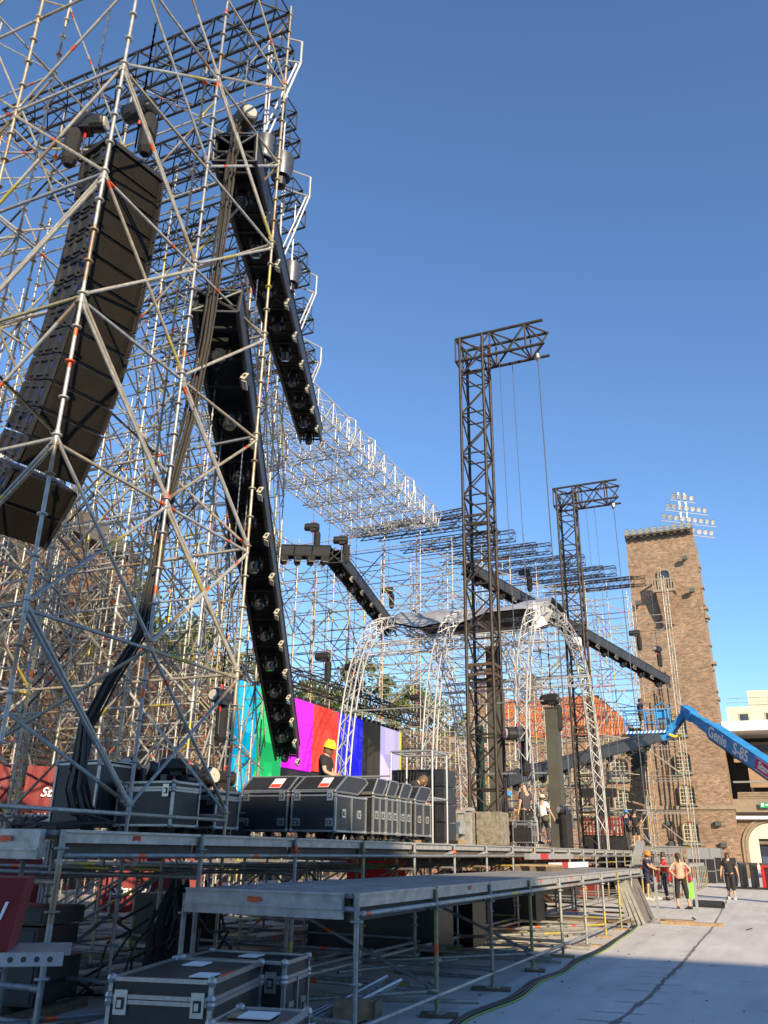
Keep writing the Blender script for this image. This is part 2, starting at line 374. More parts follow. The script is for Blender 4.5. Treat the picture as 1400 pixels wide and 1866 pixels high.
# tar seam winding along the pale floor
seam = [(-2.1, 8.0), (-1.82, 10.3), (-1.72, 12.3), (-1.73, 13.4), (-1.72, 14.5), (-1.68, 16.4), (-1.72, 19.0), (-1.72, 23.0), (-1.86, 29.5), (-2.1, 37.5), (-2.4, 46), (-2.6, 58)]
g = MB()
pts = []
for (x0, y0), (x1, y1) in zip(seam, seam[1:]):
    nsub = 8
    for i in range(nsub): t = i/nsub; pts.append((x0+(x1-x0)*t+random.uniform(-.012, .012), y0+(y1-y0)*t, .024+random.uniform(-.008, .010)+(.018 if 10 < y0 < 15 and i % 5 == 0 else 0)))
for (a, b, w), (c, d, w2) in zip(pts, pts[1:]): g.add([(a-w, b, .004), (a+w, b, .004), (c+w2, d, .004), (c-w2, d, .004)], [(0, 1, 2, 3)])
for k in range(10):
    y = 9.6+k*.72+random.uniform(-.2, .2); x = -1.8+random.uniform(-.12, .12)
    g.add([(x-.3, y, .0045), (x+.25, y+.05, .0045), (x+.25, y+.07, .0045), (x-.3, y+.02, .0045)], [(0, 1, 2, 3)])
M['tar'] = mat('tar', (.21, .175, .155), .8, 0, .4, 12)
tag(g.build('ground_seam', M['tar']), kind='structure')

# grandstand behind the photographer: its roof edge throws the big shade over the near floor
st = thing('grandstand', 'tall brick grandstand behind the photographer, its roof shading the near floor', 'grandstand', (35, -21, 0))
mb = MB(); mb.b2((-32, -1, 0), (42, 3, 16.5)); mb.build('wall', M['brick_red'], st)
mb = MB(); mb.b2((-33, -2, 16.5), (43, 3.6, 19.9)); mb.build('roof', M['dark_room'], st)

# --- clock tower
def arch_poly(w, h, n=8, seg=.0):
    """window outline in (x, z), base centred on 0"""
    hw = w/2; s = h-hw*.62
    p = [(-hw, 0), (hw, 0)]
    for i in range(n+1):
        a = math.pi*i/n; p.append((hw*math.cos(a), s+hw*.62*math.sin(a)))
    return p
def wall_window(parent, x, z, y, w, h, cols=4, rows=5, depth=.45):
    """a cream framed arched window behind a proud ring whose shadow stands in for a recess; faces -Y"""
    po = arch_poly(w*1.16, h*1.08); f = MB()
    n = len(po); inner = arch_poly(w, h)
    # brick ring standing proud of the wall, deepened so its shadow imitates a recess
    vs = [(x+a, y-.24, z+b-.04) for a, b in po]+[(x+a, y-.24, z+b) for a, b in inner]+[(x+a, y+.0, z+b-.04) for a, b in po]+[(x+a, y+.001, z+b) for a, b in inner]
    fs = []
    for i in range(n):
        j = (i+1) % n
        fs += [(i, j, n+j, n+i), (2*n+i, i, j, 2*n+j)[::-1], (n+i, n+j, 3*n+j, 3*n+i)]
    f.add(vs, fs); f.build('window_surround', M['brick'], parent)
    fr = MB(); t = .09
    ins = [(a*(1-2*t/w), t+b*(1-2*t/h)) for a, b in inner]
    vs = [(x+a, y-.045, z+b) for a, b in inner]+[(x+a, y-.045, z+b) for a, b in ins]
    fr.add(vs, [(i, (i+1) % n, n+(i+1) % n, n+i) for i in range(n)])
    for c in range(1, cols):
        xx = x-w/2+w*c/cols; hh = h-.02-(abs(xx-x)/(w/2))**2*w*.3; tw = .10 if c*2 == cols else .035
        fr.b2((xx-tw/2, y-.05, z+t), (xx+tw/2, y-.02, z+hh))
    for r_ in range(1, rows):
        zz = z+h*r_/rows; fr.b2((x-w/2+.03, y-.046, zz-.025), (x+w/2-.03, y-.019, zz+.025))
    o = fr.build('window', M['winframe'], parent)
    gl = MB(); gl.add([(x+a, y-.012, z+b) for a, b in inner], [tuple(range(n))]); gl.build('pane', M['glass'], o)
    si = MB(); si.prism([(y-.30, z-.25), (y-.30, z-.15), (y-.02, z+.02), (y-.02, z-.25)], x-w*.6, x+w*.6, 0); si.build('sill', M['copper'], o)
tw = thing('clock_tower', 'tall square brown brick tower with balcony and arched windows', 'tower')
mb = MB()
x0, x1 = -9.05, -2.98; y0, y1 = 74.9, 81
def ring(z, e): return [(x0-e, y0-e, z), (x1+e, y0-e, z), (x1+e, y1+e, z), (x0-e, y1+e, z)]
lv = [(0, .32), (5.1, .24), (5.2, .05), (14, .0), (28.6, -.12)]
for (za, ea), (zb, eb) in zip(lv, lv[1:]):
    a, b = ring(za, ea), ring(zb, eb); mb.add(a+b, [(i, (i+1) % 4, 4+(i+1) % 4, 4+i) for i in range(4)])
mb.add(ring(28.6, -.12), [(0, 1, 2, 3)])
mb.build('wall', M['brick'], tw)
mb = MB(); mb.b2((x0-.33, y0-.36, 5.0), (x1+.33, y0-.0, 5.28)); mb.b2((x1+.0, y0-.0, 5.0), (x1+.36, y1+.3, 5.28)); mb.build('string_course', M['stone'], tw)
mb = MB(); mb.b2((x0+.08, y0-.03, 28.3), (x1-.08, y0+.12, 28.95))
for k in range(10): mb.b2((x0+.25+k*.59, y0-.5, 28.42), (x0+.5+k*.59, y0+.1, 28.55))
mb.b2((x0+.1, y0-.6, 28.55), (x1-.1, y0-.45, 28.66))
mb.build('parapet', M['stone_dark'], tw)
for x, z in ((-6.12, 10.9), (-6.12, 7.95), (-6.1, 5.42), (-6.1, 2.6)): wall_window(tw, x, z, y0-(.3 if z < 5 else .06), 1.18, 1.5)
# balcony with corbel
bx = -6.0
mb = MB(); mb.prism(arch_poly(.85, 2.0), 0, .06, 1); o = mb.build('balcony_door', M['glass'], tw, (bx+.08, y0-.0, 23.2))
mb = MB()
po, pi_ = arch_poly(1.15, 2.2), arch_poly(.85, 2.0); n = len(po)
mb.add([(bx+.08+a, y0-.12, 23.1+b) for a, b in po]+[(bx+.08+a, y0-.12, 23.1+b) for a, b in pi_], [(i, (i+1) % n, n+(i+1) % n, n+i) for i in range(n)]); mb.build('door_surround', M['stone'], tw)
mb = MB(); mb.b2((bx-.95, y0-1.15, 22.9), (bx+.95, y0+.05, 23.12)); mb.b2((bx-.95, y0-1.15, 23.95), (bx+.95, y0-1.0, 24.1))
mb.b2((bx-.95, y0-1.0, 23.95), (bx-.82, y0+.05, 24.1)); mb.b2((bx+.82, y0-1.0, 23.95), (bx+.95, y0+.05, 24.1)); mb.build('balcony_rail', M['stone'], tw)
for k in range(9):
    mb = MB(); mb.b2((bx-.93+k*.22, y0-1.12, 23.12), (bx-.83+k*.22, y0-1.02, 23.95)); mb.build('baluster', M['stone'], tw)
for k in range(4):
    mb = MB(); mb.b2((bx+.84, y0-.85+k*.22, 23.12), (bx+.93, y0-.77+k*.22, 23.95)); mb.build('baluster', M['stone'], tw)
mb = MB()
prof = [(22.9, .85, 1.05), (22.2, .78, .95), (20.6, .5, .6), (20.5, .56, .66), (20.1, .5, .55)]
for (za, wa, da), (zb, wb, db) in zip(prof, prof[1:]):
    mb.add([(bx-wa, y0, za), (bx-wa*.8, y0-da, za), (bx+wa*.8, y0-da, za), (bx+wa, y0, za), (bx-wb, y0, zb), (bx-wb*.8, y0-db, zb), (bx+wb*.8, y0-db, zb), (bx+wb, y0, zb)], [(0, 1, 5, 4), (1, 2, 6, 5), (2, 3, 7, 6), (4, 5, 6, 7)])
mb.build('corbel', M['brick_red'], tw)
# stone heads standing out of the right edge and small lamp boxes on the face
for z, e_, h_ in ((25.2, .18, .3), (23.3, .22, 1.5), (21.4, .30, .9), (20.6, .34, .25), (18.2, .2, 1.8), (16.6, .38, .5), (14.3, .22, .7), (13.6, .3, .25)):
    mb = MB(); mb.b2((x1-.02, y0+.3, z), (x1+e_, y0+1.3, z+.22)); mb.b2((x1-.02, y0+.45, z-h_), (x1+e_*.45, y0+1.1, z)); mb.build('stone_bracket', M['stone'], tw)
for x, z in ((-4.0, 25.9), (-3.75, 22.9), (-8.35, 22.2), (-4.0, 3.9), (-3.8, 2.35), (-7.7, 3.9), (-7.6, 2.4)):
    mb = MB(); mb.b2((x-.22, y0-.65, z-.12), (x+.22, y0-.3, z+.22)); mb.b2((x-.08, y0-.35, z-.03), (x+.08, y0+.05, z+.1)); mb.build('wall_lamp', M['housing'], tw)
# row of lamps on the parapet
LAMP = {}
def flood_lamp(parent, p, r, aim, name='lamp'):
    if 'm' not in LAMP:
        a = MB(); a.lathe([(.02, .30), (.35, .25), (.62, .12), (.9, -.05), (1, -.30), (1, -.36), (.9, -.30)], 12); a.box((0, .95, -.1), (.18, .4, .18)); LAMP['m'] = a.mesh('lamp', M['housing'])
        b = MB(); b.lathe([(.93, -.31), (.5, -.27), (.01, -.24)], 12); LAMP['l'] = b.mesh('lens', M['reflector'])
    q = V(aim).to_track_quat('-Z', 'Y')
    m4 = Matrix.LocRotScale(V(p), q, V((r, r, r)))
    o = link(name, LAMP['m'], parent, mat=m4); l = link('lens', LAMP['l'], o)
    return o
for k in range(10): flood_lamp(tw, (x0+.35+k*.60, y0-.45, 28.95+random.uniform(-.04, .04)), .27, (.25-.1*random.random(), -1, -.35))
# floodlight rack
fr_ = thing('floodlight_rack', 'steel rack of round floodlights in four rows above the brick tower', 'floodlights', (-3.9, 76.5, 28.6), 38)
mb = MB(); mb.tube((-.1, 0, 0), (-.1, 0, 4.4), .06); mb.tube((.55, 0, 0), (.55, 0, 4.4), .06); mb.build('mast', M['alu'], fr_)
for z, xa, n in ((3.85, -.75, 4), (2.75, -1.3, 7), (1.65, -1.75, 9), (.55, -.45, 6)):
    mb = MB(); mb.tube((xa*1.2-.2, -.05, z-.3), (xa*1.2+n*.62, -.05, z-.3), .05); mb.build('bar', M['alu'], fr_)
    for k in range(n): flood_lamp(fr_, (xa*1.2+k*.62+.1, -.25, z+.05), .25, (-.5+.1*k, -1, -.4))

# --- brick annex with orange tiled roof left of the tower
an = thing('brick_hall', 'low brick hall with orange tiled roof and arched windows left of tower', 'building')
mb = MB(); mb.b2((-24.4, 75.2, 0), (-9.45, 86, 10.9)); mb.build('wall', M['brick'], an)
mb = MB(); mb.b2((-24.5, 74.95, 10.65), (-9.4, 75.2, 11.05)); mb.build('cornice', M['stone'], an)
def tile_mat():
    m, N, L, b = node_mat('clay_tiles'); b.inputs['Roughness'].default_value = .75
    tc = N.new('ShaderNodeTexCoord'); nz = N.new('ShaderNodeTexNoise'); nz.inputs['Scale'].default_value = 2.2; nz.inputs['Detail'].default_value = 6; L.new(tc.outputs['Object'], nz.inputs[0])
    cr = N.new('ShaderNodeValToRGB'); cr.color_ramp.elements[0].position = .3; cr.color_ramp.elements[1].position = .7
    cr.color_ramp.elements[0].color = (.36, .085, .025, 1); cr.color_ramp.elements[1].color = (.62, .20, .065, 1); L.new(nz.outputs[0], cr.inputs[0]); L.new(cr.outputs[0], b.inputs['Base Color'])
    return m
M['tile'] = tile_mat()
ang = math.atan2(4.3, 5)
def roof_z(y): return 11.05+(y-74.8)*4.3/5
rf = MB(); rf.add([(-24.6, 74.7, 10.98), (-9.3, 74.7, 10.98), (-13.4, 79.8, 15.3), (-24.6, 79.8, 15.3)], [(0, 1, 2, 3)])
rf.add([(-24.6, 79.8, 15.3), (-13.4, 79.8, 15.3), (-9.3, 84.8, 10.98), (-24.6, 84.8, 10.98)], [(0, 1, 2, 3)])
rf.add([(-9.3, 74.7, 10.98), (-9.3, 84.8, 10.98), (-13.4, 79.8, 15.3)], [(0, 1, 2)])
rf.build('roof', M['tile'], an)
# tile ribs: rolls of pantiles, each roll a part with several lapped tiles
for k in range(62):
    x = -24.5+k*.245; xe = min(1, max(.05, ((-9.3-x)/4.1))) if x > -13.4 else 1
    mb = MB(); nt = max(1, int(13*xe))
    for j in range(nt):
        ya = 74.68+j*.39; yb = ya+.41; za, zb = 10.98+(ya-74.7)*.847+.06, 10.98+(yb-74.7)*.847+.03
        mb.tube((x, ya, za), (x, yb, zb), .075, 6)
    mb.build('tile_row', M['tile'], an)
mb = MB(); mb.b2((-17.5, 76.6, 12.62), (-11.5, 76.9, 12.95)); mb.build('snow_guard', M['red_banner'], an)
mb = MB(); mb.b2((-20.2, 79.2, 15), (-19.2, 80.2, 17.2)); mb.b2((-20.35, 79.05, 17.2), (-19.05, 80.35, 17.45)); mb.build('chimney', M['brick_red'], an)
for x, z in ((-11.3, 7.5), (-11.2, 5.0), (-11.2, 2.3), (-14.6, 7.3), (-14.6, 4.6), (-18, 7.3), (-21.5, 12.6 if 0 else 7.3), (-18, 4.6)): wall_window(an, x, z, 75.15, 1.5, 1.6)
mb = MB(); mb.prism([(-24.4, 11), (-21.0, 11), (-21.0, 15.2), (-22.7, 16.4), (-24.4, 15.2)], 74.2, 75.1, 1); mb.build('gable', M['brick_red'], an)
wall_window(an, -22.2, 11.6, 74.2, 1.3, 1.7)

# --- curved stadium wall at the left / back
sw = thing('stadium_wall', 'high reddish brick stadium wall seen through the scaffold', 'wall')
def wall_pts():
    p = []
    for i in range(24):
        y = 8+i*2.8; x = -26-(.0 if y < 50 else ((y-50)/24)**2*(-6)); p.append((x, y))
    return p
wp = wall_pts(); mb = MB()
for (a, b), (c, d) in zip(wp, wp[1:]): mb.add([(a, b, 0), (c, d, 0), (c, d, 9.8), (a, b, 9.8), (a-1, b, 9.8), (c-1, d, 9.8)], [(0, 1, 2, 3), (3, 2, 5, 4)])
mb.build('wall_face', M['brick_red'], sw)
mb = MB()
for (a, b), (c, d) in zip(wp, wp[1:]):
    mb.add([(a+.15, b, 9.8), (c+.15, d, 9.8), (c+.15, d, 10.2), (a+.15, b, 10.2), (a-.9, b, 10.2), (c-.9, d, 10.2)], [(0, 1, 2, 3), (3, 2, 5, 4)])
mb.build('coping', M['stone'], sw)
for k in range(7):
    y = 14.5+k*7
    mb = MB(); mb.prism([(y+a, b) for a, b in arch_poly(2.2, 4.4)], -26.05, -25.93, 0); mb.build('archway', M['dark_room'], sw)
    mb = MB(); po = [(y+a, b) for a, b in arch_poly(2.9, 4.9)]; pi2 = [(y+a, b) for a, b in arch_poly(2.2, 4.4)]; n = len(po)
    mb.add([(-25.86, a, b) for a, b in po]+[(-25.86, a, b) for a, b in pi2], [(i, (i+1) % n, n+(i+1) % n, n+i) for i in range(n)]); mb.build('arch_surround', M['stone'], sw)
bh = thing('brick_gatehouse', 'brick stadium building with dark openings at far left behind scaffold', 'building')
mb = MB(); mb.b2((-32, 14, 0), (-26.4, 30, 14.2)); mb.build('wall', M['brick_red'], bh)
mb = MB(); mb.prism([(-32.5, 14.2), (-25.9, 14.2), (-29.2, 17)], 13.6, 30.4, 1); mb.build('roof', M['stone_dark'], bh)
for k in range(5):
    mb = MB(); mb.b2((-26.42, 15.4+k*3, 10.6), (-26.3, 17+k*3, 12.8)); mb.build('window', M['glass'], bh)

# --- right hand gallery, gateway and building beyond
ga = thing('stadium_gallery', 'open stadium gallery with white slab roof right of the tower', 'grandstand')
def bxp(name, a, b, m, root): mb = MB(); mb.b2(a, b); return mb.build(name, m, root)
bxp('roof_slab', (-2.9, 76.4, 11.2), (14, 90, 12.0), M['white_wall'], ga)
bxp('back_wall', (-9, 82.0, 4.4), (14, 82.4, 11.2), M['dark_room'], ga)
bxp('beam', (-2.9, 79.0, 9.8), (14, 79.5, 10.3), M['boom_dark'], ga)
for x in (-1.4, .4, 2.2): bxp('panel', (x, 80.4, 7.0), (x+1.5, 80.5, 8.6), M['tan'], ga)
bxp('panel', (-2.4, 79.7, 9.0), (.8, 79.8, 10.6), M['tan'], ga)
bxp('parapet', (-2.9, 77.0, 4.9), (14, 77.3, 5.9), M['stone'], ga)
bxp('floor_edge', (-2.9, 76.7, 4.35), (14, 77.4, 4.6), M['white_wall'], ga)
for k in range(6):
    bxp('bench_row', (-2.5, 77.6+k*.6, 5.4+k*.22), (14, 77.9+k*.6, 5.55+k*.22), M['stone'], ga)
mb = MB(); mb.tube((-2.6, 76.9, 7.2), (14, 76.9, 7.2), .08); mb.build('railing', M['alu'], ga)
es = thing('exit_sign', 'small green emergency exit sign on the gallery parapet', 'sign', (-.55, 76.75, 5.35))
mb = MB(); mb.b2((-.3, -.05, -.15), (.5, .02, .25)); mb.build('panel', M['green_sign'], es)
mb = MB(); mb.b2((-.2, -.07, -.05), (.0, -.052, .2)); mb.b2((.12, -.07, .03), (.42, -.052, .12)); mb.build('symbol', M['white_ink'], es)
gw = thing('arched_gateway', 'brick gateway wall with round arch beside the tower foot', 'gateway')
mb = MB()
cx, hw, sp = -.4, 1.75, 2.35
poly = []
pts_o = [(cx-hw, 0)]+[(cx-hw*math.cos(math.pi*i/14), sp+hw*math.sin(math.pi*i/14)) for i in range(15)]+[(cx+hw, 0)]
for (a, b), (c, d) in zip(pts_o, pts_o[1:]):
    if b <= sp and d <= sp: continue
    mb.add([(a, 77.2, b), (c, 77.2, d), (c, 77.2, 4.4), (a, 77.2, 4.4)], [(0, 1, 2, 3)])
mb.add([(a, y, b) for y in (77.2, 78.6) for a, b in pts_o], [(i, i+1, len(pts_o)+i+1, len(pts_o)+i) for i in range(len(pts_o)-1)])
mb.b2((-2.7, 77.2, 0), (cx-hw, 78.6, 4.4)); mb.b2((cx+hw, 77.2, 0), (14, 78.6, 4.4)); mb.build('wall', M['brick'], gw)
for ring_, w_ in ((0, .0), (1, .22)):
    mb = MB()
    for i in range(14):
        a0, a1 = math.pi*i/14, math.pi*(i+1)/14
        for r0, r1 in ((hw+.02+w_, hw+.2+w_),):
            mb.add([(cx-r0*math.cos(a0), 77.1-w_*.2, sp+r0*math.sin(a0)), (cx-r1*math.cos(a0), 77.1-w_*.2, sp+r1*math.sin(a0)), (cx-r1*math.cos(a1), 77.1-w_*.2, sp+r1*math.sin(a1)), (cx-r0*math.cos(a1), 77.1-w_*.2, sp+r0*math.sin(a1))], [(0, 1, 2, 3)])
    mb.b2((cx-hw-.2-w_, 77.1-w_*.2, 0), (cx-hw-.02-w_, 77.2, sp)); mb.build('arch_ring', M['stone'], gw)
van = thing('white_truck', 'white lorry parked beyond the arched gateway', 'truck', (-.2, 83, 0))
mb = MB(); mb.b2((-1.2, 0, .6), (1.2, 5, 3.0)); mb.build('cargo_box', M['lid_grey'], van)
mb = MB(); mb.prism([(-1.6, .5), (-.1, .5), (-.1, 2.4), (-1.1, 2.4), (-1.5, 1.6)], -1.1, 1.1, 0); mb.build('cab', M['alu'], van)
for x in (-1, 1):
    for y in (-.7, 4): mb = MB(); mb.tube((x-.12, y, .5), (x+.12, y, .5), .5, 12, caps=True); mb.build('wheel', M['rubber'], van)
mb = MB(); mb.add([(-1, -1.35, 1.5), (1, -1.35, 1.5), (1, -1.08, 2.2), (-1, -1.08, 2.2)], [(0, 1, 2, 3)]); mb.build('windscreen', M['glass'], van)
ap = thing('apartment_block', 'cream apartment block with roof terrace behind the white slab roof', 'building', (12, 130, 0))
bxp('wall', (-16, 0, 0), (24, 14, 21.2), M['cream_wall'], ap); bxp('upper_storey', (-13, 1.5, 21.2), (24, 12, 23.6), M['cream_wall'], ap)
for k in range(9):
    w = bxp('window', (-14.5+k*3.4, -.06, 18.7), (-13.1+k*3.4, .02, 20.3), M['winframe'], ap); bxp('pane', (-14.35+k*3.4, -.09, 18.85), (-13.25+k*3.4, -.065, 20.15), M['glass'], w)
mb = MB()
for k in range(30): mb.tube((-15.8+k*1.35, .1, 21.2), (-15.8+k*1.35, .1, 22.4), .03)
mb.tube((-15.8, .1, 22.4), (24, .1, 22.4), .04); mb.tube((-15.8, .1, 21.8), (24, .1, 21.8), .03); mb.build('roof_railing', M['alu'], ap)
bxp('awning', (-8, -.6, 21.25), (6, 1.3, 21.45), M['yellow'], ap)

# --- trees behind the wall
def tree(x, y, h, r, label, seed):
    rnd = random.Random(seed); t = thing('leafy_tree', label, 'tree', (x, y, 0), 0, 'trees behind the stadium wall')
    mb = MB(); mb.tube((0, 0, 0), (rnd.uniform(-.3, .3), 0, h*.55), .35, 8, .2)
    limbs = []
    for k in range(9):
        a = k*.7*math.pi; z = h*(.3+.05*k); e = V((math.cos(a)*r*.7, math.sin(a)*r*.7, z+h*.2)); mb.tube((0, 0, z), e, .12, 5, .03); limbs.append(e)
    mb.build('trunk', M['bark'], t)
    cl = []
    for k in range(60):
        a = rnd.uniform(0, 6.283); u = rnd.uniform(-.8, 1); q = math.sqrt(max(0, 1-u*u))*rnd.uniform(.45, 1.0)
        cl.append((V((math.cos(a)*r*q, math.sin(a)*r*q, h*.62+u*h*.34)), rnd.uniform(.5, 1.15)))
    mb = MB()
    for c, s in cl:
        for _ in range(70):
            p = c+V((rnd.gauss(0, .5), rnd.gauss(0, .5), rnd.gauss(0, .42)))*s
            a = V((rnd.uniform(-1, 1), rnd.uniform(-1, 1), rnd.uniform(-1, 1))).normalized(); b = a.orthogonal().normalized(); k = rnd.uniform(.12, .24)
            mb.add([p-a*k, p+b*k*.6, p+a*k, p-b*k*.6], [(0, 1, 2, 3)])
    tag(mb.build('crown', M['leaf'], t), kind='stuff')
for i, (x, y, h, r, lb) in enumerate(((-31, 66, 17.6, 3.6, 'tall bushy tree behind the wall, just left of the lilac screen bar end'), (-27.5, 70, 15.6, 3.4, 'green tree behind the wall between the silver arches'), (-25, 76, 14.0, 3.4, 'shorter tree behind the wall beside the black crane mast'), (-33, 60, 14.5, 3.5, 'tree above the dark screen bar behind the wall'),
        (-33, 44, 15.5, 4, 'tree behind the wall above the green screen bar'), (-32.5, 37, 16.5, 4, 'tree behind the dense scaffold beside the brick gatehouse'), (-34, 52, 15, 4, 'tree behind the wall hidden by the long black truss'), (-36, 32, 18, 4.2, 'tallest tree at far left behind the scaffold tower'))):
    tree(x, y, h, r, lb, i)

# ================================================================ STAGE DECKS
DZ = 1.77
ud = thing('main_stage_deck', 'long main stage deck on scaffold posts carrying the black flight cases', 'stage deck')
Yp = [6.03+2.07*k for k in range(27)]
for k in range(26):
    ya, yb = Yp[k], Yp[k+1]
    for j, (xa, xb) in enumerate(((-5.79, -8.0), (-8.0, -9.8), (-9.8, -15.0))):
        if (j == 2 and (k > 18 or k < 7)) or (j == 1 and k < 1): continue
        mb = MB(); mb.b2((xb+.006, ya+.01, DZ-.045), (xa, yb-.01, DZ)); mb.build('deck_panel', [M['ply']], ud)
    mb = MB(); mb.b2((-5.775, ya+.035, DZ-.105), (-5.735, yb-.035, DZ+.004)); mb.b2((-5.73, ya+.035, DZ-.018), (-5.70, yb-.035, DZ+.004))
    mb.build('edge_frame', M['deck_edge'], ud)
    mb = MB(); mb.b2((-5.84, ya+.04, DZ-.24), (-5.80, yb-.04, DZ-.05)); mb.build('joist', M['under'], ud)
mb = MB(); mb.b2((-9.0, 5.92, DZ-.24), (-5.86, 5.98, DZ+.004)); mb.b2((-9.0, 5.90, DZ-.17), (-5.86, 5.92, DZ-.15)); mb.build('end_beam', M['deck_edge'], ud)
segs = [((-5.7, y, .12), (-5.7, y, DZ-.02)) for y in Yp]
for y in Yp[:20]:
    for x in (-7.77, -9.84, -11.91, -13.98): segs.append(((x, y, .1), (x, y, DZ-.06)))
members(ud, 'post', segs, M['post'], .026, kind='standard')
segs = [((-5.68, a, 1.56), (-5.68, b, 1.56)) for a, b in zip(Yp, Yp[1:])]
segs += [((-5.68, a, .25), (-5.68, b, .25)) for a, b in zip(Yp, Yp[1:])]
for x in (-7.77, -9.84, -11.91, -13.98):
    segs += [((x, a, 1.3), (x, b, 1.3)) for a, b in zip(Yp[:19], Yp[1:20])]+[((x, a, .3), (x, b, .3)) for a, b in zip(Yp[:19], Yp[1:20])]
for y in Yp[:20]:
    for a, b in ((-5.7, -7.77), (-7.77, -9.84), (-9.84, -11.91), (-11.91, -13.98)): segs += [((a, y, .3), (b, y, .3)), ((a, y, 1.35), (b, y, 1.35))]
members(ud, 'ledger', segs, M['pipe_dull'], .024)
segs = []
for i, y in enumerate(Yp[:19]):
    for j, x in enumerate((-7.77, -9.84, -11.91)):
        if (i+j) % 2: segs.append(((x, y, .3), (x, y+2.07, 1.3)))
        else: segs.append(((x, y, 1.3), (x-2.07, y, .3)))
        if (i*3+j) % 4 == 0: segs.append(((x, y, 1.3), (x, y+2.07, .3)))
members(ud, 'brace', segs, M['pipe_dull'], .022)
for k in range(0, 26):   # sloped hook brackets under the edge
    if k > 4:
        mb = MB(); mb.prism([(Yp[k]+.02, 1.60), (Yp[k]+.02, 1.66), (Yp[k]-.5, 1.60), (Yp[k]-.5, 1.585)], -5.74, -5.70, 0); mb.build('bracket', M['deck_edge'], ud)
# orange paint scribbles on the deck edges
def scribble(parent, x, y, z, face, w=.16, m='orange'):
    mb = MB(); n = 4
    for i in range(n):
        t = i*w/n
        if face == 'x': mb.b2((x, y+t, z+random.uniform(-.01, .01)), (x+.003, y+t+w/n*.75, z+.05))
        else: mb.b2((x+t, y-.003, z+random.uniform(-.01, .01)), (x+t+w/n*.75, y, z+.05))
    mb.b2((x, y, z+.015), (x+.0035, y+w, z+.03)) if face == 'x' else mb.b2((x, y-.0035, z+.015), (x+w, y, z+.03))
    mb.build('paint_mark', M[m], parent)
scribble(ud, -6.32, 5.90, DZ-.10, 'y', .16); scribble(ud, -5.735, 7.0, DZ-.08, 'x', .12, 'red_ink')

LZ = 1.27
ldk = thing('lower_stage_deck', 'lower grey stage deck strip on posts in front of the main stage', 'stage deck')
Yl = [7.62+2.07*k for k in range(10)]
for k in range(9):
    ya, yb = Yl[k], Yl[k+1]
    for j, (xa, xb) in enumerate(((-3.66, -4.55), (-4.555, -5.45))):
        mb = MB(); mb.b2((xb, ya+.004, LZ-.04), (xa, yb-.004, LZ)); mb.build('deck_panel', M['ply'], ldk)
    mb = MB(); mb.b2((-3.655, ya+.04, LZ-.115), (-3.615, yb-.04, LZ+.004)); mb.b2((-3.612, ya+.04, LZ-.02), (-3.59, yb-.04, LZ+.004)); mb.build('edge_frame', M['deck_edge'], ldk)
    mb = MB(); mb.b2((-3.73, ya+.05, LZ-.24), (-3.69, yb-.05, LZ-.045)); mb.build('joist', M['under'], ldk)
mb = MB(); mb.b2((-5.45, 7.55, LZ-.215), (-3.72, 7.60, LZ+.004)); mb.b2((-5.45, 7.53, LZ-.135), (-3.72, 7.55, LZ-.12)); mb.b2((-5.45, 7.53, LZ-.012), (-3.72, 7.55, LZ+.004)); mb.build('end_beam', M['deck_edge'], ldk)
scribble(ldk, -4.72, 7.53, LZ-.10, 'y', .15)
for y in (10.9, 14.6, 16.9): scribble(ldk, -3.613, y, LZ-.07, 'x', .12)
segs = [((-3.60, y, .04), (-3.60, y, LZ-.03)) for y in Yl]+[((-5.5, y, .04), (-5.5, y, LZ-.05)) for y in Yl]
members(ldk, 'post', segs, M['post'], .026, kind='standard')
segs = []
for a, b in zip(Yl, Yl[1:]):
    segs += [((-3.57, a, 1.10), (-3.57, b, 1.10)), ((-3.57, a, .20), (-3.57, b, .20)), ((-5.47, a, .22), (-5.47, b, .22))]
for y in Yl: segs += [((-3.6, y, .24), (-5.5, y, .24)), ((-3.6, y, 1.14), (-5.5, y, 1.14))]
segs.append(((-3.57, 5.9, .12), (-3.57, 7.6, .19)))
members(ldk, 'ledger', segs, M['pipe'], .024)
segs = [((-5.47, Yl[k], .22), (-3.6, Yl[k]+2.07, .24)) for k in (0, 2, 4, 5)]+[((-5.5, Yl[k], 1.0), (-3.6, Yl[k], .25)) for k in (1, 3)]
members(ldk, 'brace', segs, M['pipe_dull'], .022)
for y in Yl:
    mb = MB(); mb.b2((-3.68, y-.08, .035), (-3.52, y+.08, .045)); mb.tube((-3.6, y, .045), (-3.6, y, .2), .018); mb.build('base_plate', M['alu'], ldk)
for i, y in enumerate(Yl[:]):
    mb = MB(); mb.box((0, 0, .017), (.30+.1*((i*7) % 3), .22, .034), Matrix.Rotation(R((i*37) % 40-20), 3, 'Z')); o = mb.build('sole_board', M['wood_dark' if i < 4 else 'wood'], None, (-3.62+.05*(i % 2), y, 0))
    tag(o, ['timber pad under the nearest corner post of the lower deck', 'timber pad under the second lower deck post', 'timber pad under the third lower deck post', 'timber pad under the fourth lower deck post', 'timber pad under the fifth lower deck post, near the cable bend', 'timber pad under the sixth lower deck post', 'timber pad under the seventh lower deck post', 'timber pad under the eighth lower deck post', 'timber pad next to the leaning boards, ninth lower deck post', 'timber pad behind the leaning boards under the last deck post'][i], 'timber pad', 'timber pads under the lower deck posts')
